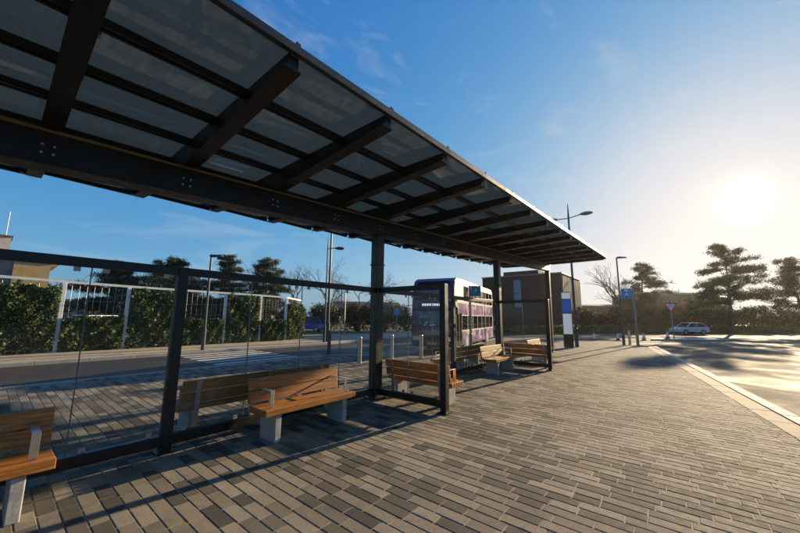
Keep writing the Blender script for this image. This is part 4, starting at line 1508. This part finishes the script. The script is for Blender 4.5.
# local: x along the left (road facing) front, +x away to the left ; depth runs to -y
WL, WD, HH = 11.2, 11.0, 7.75
obj('wall', MB().box(0, WL, -WD, 0, 0, HH), 'wood_dark', DB)
for q in range(56):
    x0 = 0.05 + q * (WL - 0.1) / 56
    if 5.2 < x0 < 6.6:
        continue
    obj('cladding_board', MB().box(x0, x0 + 0.22, 0.001, 0.035 + 0.02 * (q % 3), 0.4, HH - 0.25), 'wood_dark', DB)
for q in range(48):
    y0 = -0.1 - q * (WD - 0.2) / 48
    obj('cladding_board', MB().box(-0.06 - 0.03 * (q % 2), -0.001, y0 - 0.16, y0, 0.4, HH - 0.25), ('wood_sunlit', 'wood_dark', 'wood_sunlit', 'clad_grey')[q % 4], DB)
obj('parapet', MB().box(-0.12, WL + 0.1, -WD - 0.1, 0.12, HH, HH + 0.16), 'clad_grey', DB)
rb = obj('roof_block', MB().box(3.0, 8.0, -8, -0.4, HH + 0.16, HH + 0.75), 'wood_dark', DB)
w_ = obj('window', MB().box(5.35, 6.35, 0.002, 0.05, 3.4, 7.2), 'win_blue', DB)
obj('window_bar', MB().box(5.35, 6.35, 0.051, 0.07, 5.25, 5.32), 'black', w_)
for q in range(4):
    y0 = -1.5 - q * 2.4
    w_ = obj('window', MB().box(-0.10, -0.002, y0 - 1.2, y0, 1.0, 3.0), 'win', DB)

# long low building behind the trees on the right
LBU = thing('low_building', 'long low brown building far behind the junction trees', 'building', (100.5, 21.0, -0.16), math.atan2(-16.5, 12.5))
obj('wall', MB().box(0, 17.5, 0, 14, 0, 5.0), 'brick', LBU)
obj('roof', MB().prism([(-0.4, 5.0), (14.4, 5.0), (14.4, 5.25), (7, 5.9), (-0.4, 5.25)], 'x', -0.4, 17.6), 'roof_tile', LBU)
w2 = obj('taller_wing', MB().box(17.7, 36, -2, 14, 0, 8.3), 'brick', LBU)
obj('wing_roof', MB().box(17.5, 36.4, -2.4, 14.4, 8.3, 8.75), 'clad_pale', LBU)
for q in range(7):
    wq = obj('window', MB().box(18.6 + q * 2.5, 20.2 + q * 2.5, -2.06, -2.002, 6.0, 7.6), 'win', LBU)
    obj('sill', MB().box(18.5 + q * 2.5, 20.3 + q * 2.5, -2.12, -2.061, 5.9, 5.99), 'clad_pale', wq)
for q in range(6):
    wq = obj('window', MB().box(1.2 + q * 2.7, 2.8 + q * 2.7, -0.06, -0.002, 2.4, 3.9), 'win', LBU)
    obj('sill', MB().box(1.1 + q * 2.7, 2.9 + q * 2.7, -0.12, -0.061, 2.3, 2.39), 'clad_pale', wq)

# tan and grey building at the far left
TB = thing('tan_building', 'tan and grey clad building rising over the hedge at far left', 'building', (6.0, 86.5, -0.16), 0)
obj('wall', MB().box(-30, -0.0, 0, 14, 0, 10.7), 'clad_grey', TB)
obj('roof', MB().box(-30.4, 1.4, -0.7, 14.4, 10.7, 11.1), 'clad_tan', TB)
obj('tan_bay', MB().box(-4.2, 0.15, -0.35, 6, 0, 10.5), 'clad_tan', TB)
obj('tan_strip', MB().box(-10.8, -9.9, -0.2, 0.1, 0, 10.5), 'clad_tan', TB)
obj('tan_strip', MB().box(-6.7, -5.8, -0.2, 0.1, 0, 10.5), 'clad_tan', TB)
for q in range(5):
    for rr_ in range(3):
        wq = obj('window', MB().box(-9.6 + 0.0 - q * 4.1 + 0.2, -9.6 - q * 4.1 + 2.6, -0.06, -0.002, 1.4 + rr_ * 3.2, 3.7 + rr_ * 3.2), 'win_blue', TB)
        obj('window_bar', MB().box(-9.6 - q * 4.1 + 1.35, -9.6 - q * 4.1 + 1.45, -0.09, -0.061, 1.4 + rr_ * 3.2, 3.7 + rr_ * 3.2), 'clad_pale', wq)
rb = obj('roof_house', MB().box(-9.5, -4.9, 6, 11, 11.1, 15.4), 'clad_pale', TB)
obj('parapet', MB().box(-9.7, -4.7, 5.8, 11.2, 15.4, 15.7), 'brick', rb)
for xx in (-8.2, -5.6):
    obj('mast', MB().tube([(xx, 8, 15.7), (xx, 8, 20.5)], 0.06, 6), 'galv', rb)

# shed beyond the low ivy screen
SD = thing('timber_shed', 'low tan shed with flat roof beyond the low ivy screen', 'shed', (6.6, 71.5, -0.16), math.atan2(-2.6, 2.2))
obj('wall', MB().box(0, 4.6, 0, 4, 0, 3.7), 'clad_tan', SD)
obj('roof', MB().box(-0.4, 5.0, -0.4, 4.4, 3.7, 3.95), 'clad_grey', SD)
obj('door', MB().box(1.0, 2.0, -0.05, -0.002, 0, 2.2), 'clad_grey', SD)
# low houses between the left pines to close the horizon
for q, (x, y, w, d_, h, lab) in enumerate([(24, 78, 18, 9, 4.6, 'low brown building behind the left pines'), (52, 62, 16, 9, 4.8, 'low brown building behind the shrubs left of the bus')]):
    t_ = thing('low_house', lab, 'building', (x, y, -0.16), -0.6)
    obj('wall', MB().box(0, w, 0, d_, 0, h - 1.3), 'brick', t_)
    obj('roof', MB().prism([(-0.4, h - 1.3), (d_ + 0.4, h - 1.3), (d_ / 2, h + 0.7)], 'x', -0.4, w + 0.4), 'roof_tile', t_)
    for k in range(5):
        obj('window', MB().box(1.2 + k * 3.0, 2.7 + k * 3.0, -0.06, -0.002, 1.0, 2.4), 'win', t_)

# ------------------------------------------------------------------ AIR
hz = obj('haze', MB().box(-70, 180, -70, 130, -1.2, 24), None)
hz['kind'] = 'stuff'
hm = bpy.data.materials.new('haze_air')
hm.use_nodes = True
hm.node_tree.nodes.clear()
ho = hm.node_tree.nodes.new('ShaderNodeOutputMaterial')
hv = hm.node_tree.nodes.new('ShaderNodeVolumePrincipled')
hv.inputs['Color'].default_value = (0.95, 0.93, 0.90, 1)
hv.inputs['Density'].default_value = 0.00018
hv.inputs['Anisotropy'].default_value = 0.62
hm.node_tree.links.new(hv.outputs[0], ho.inputs['Volume'])
hz.data.materials.append(hm)
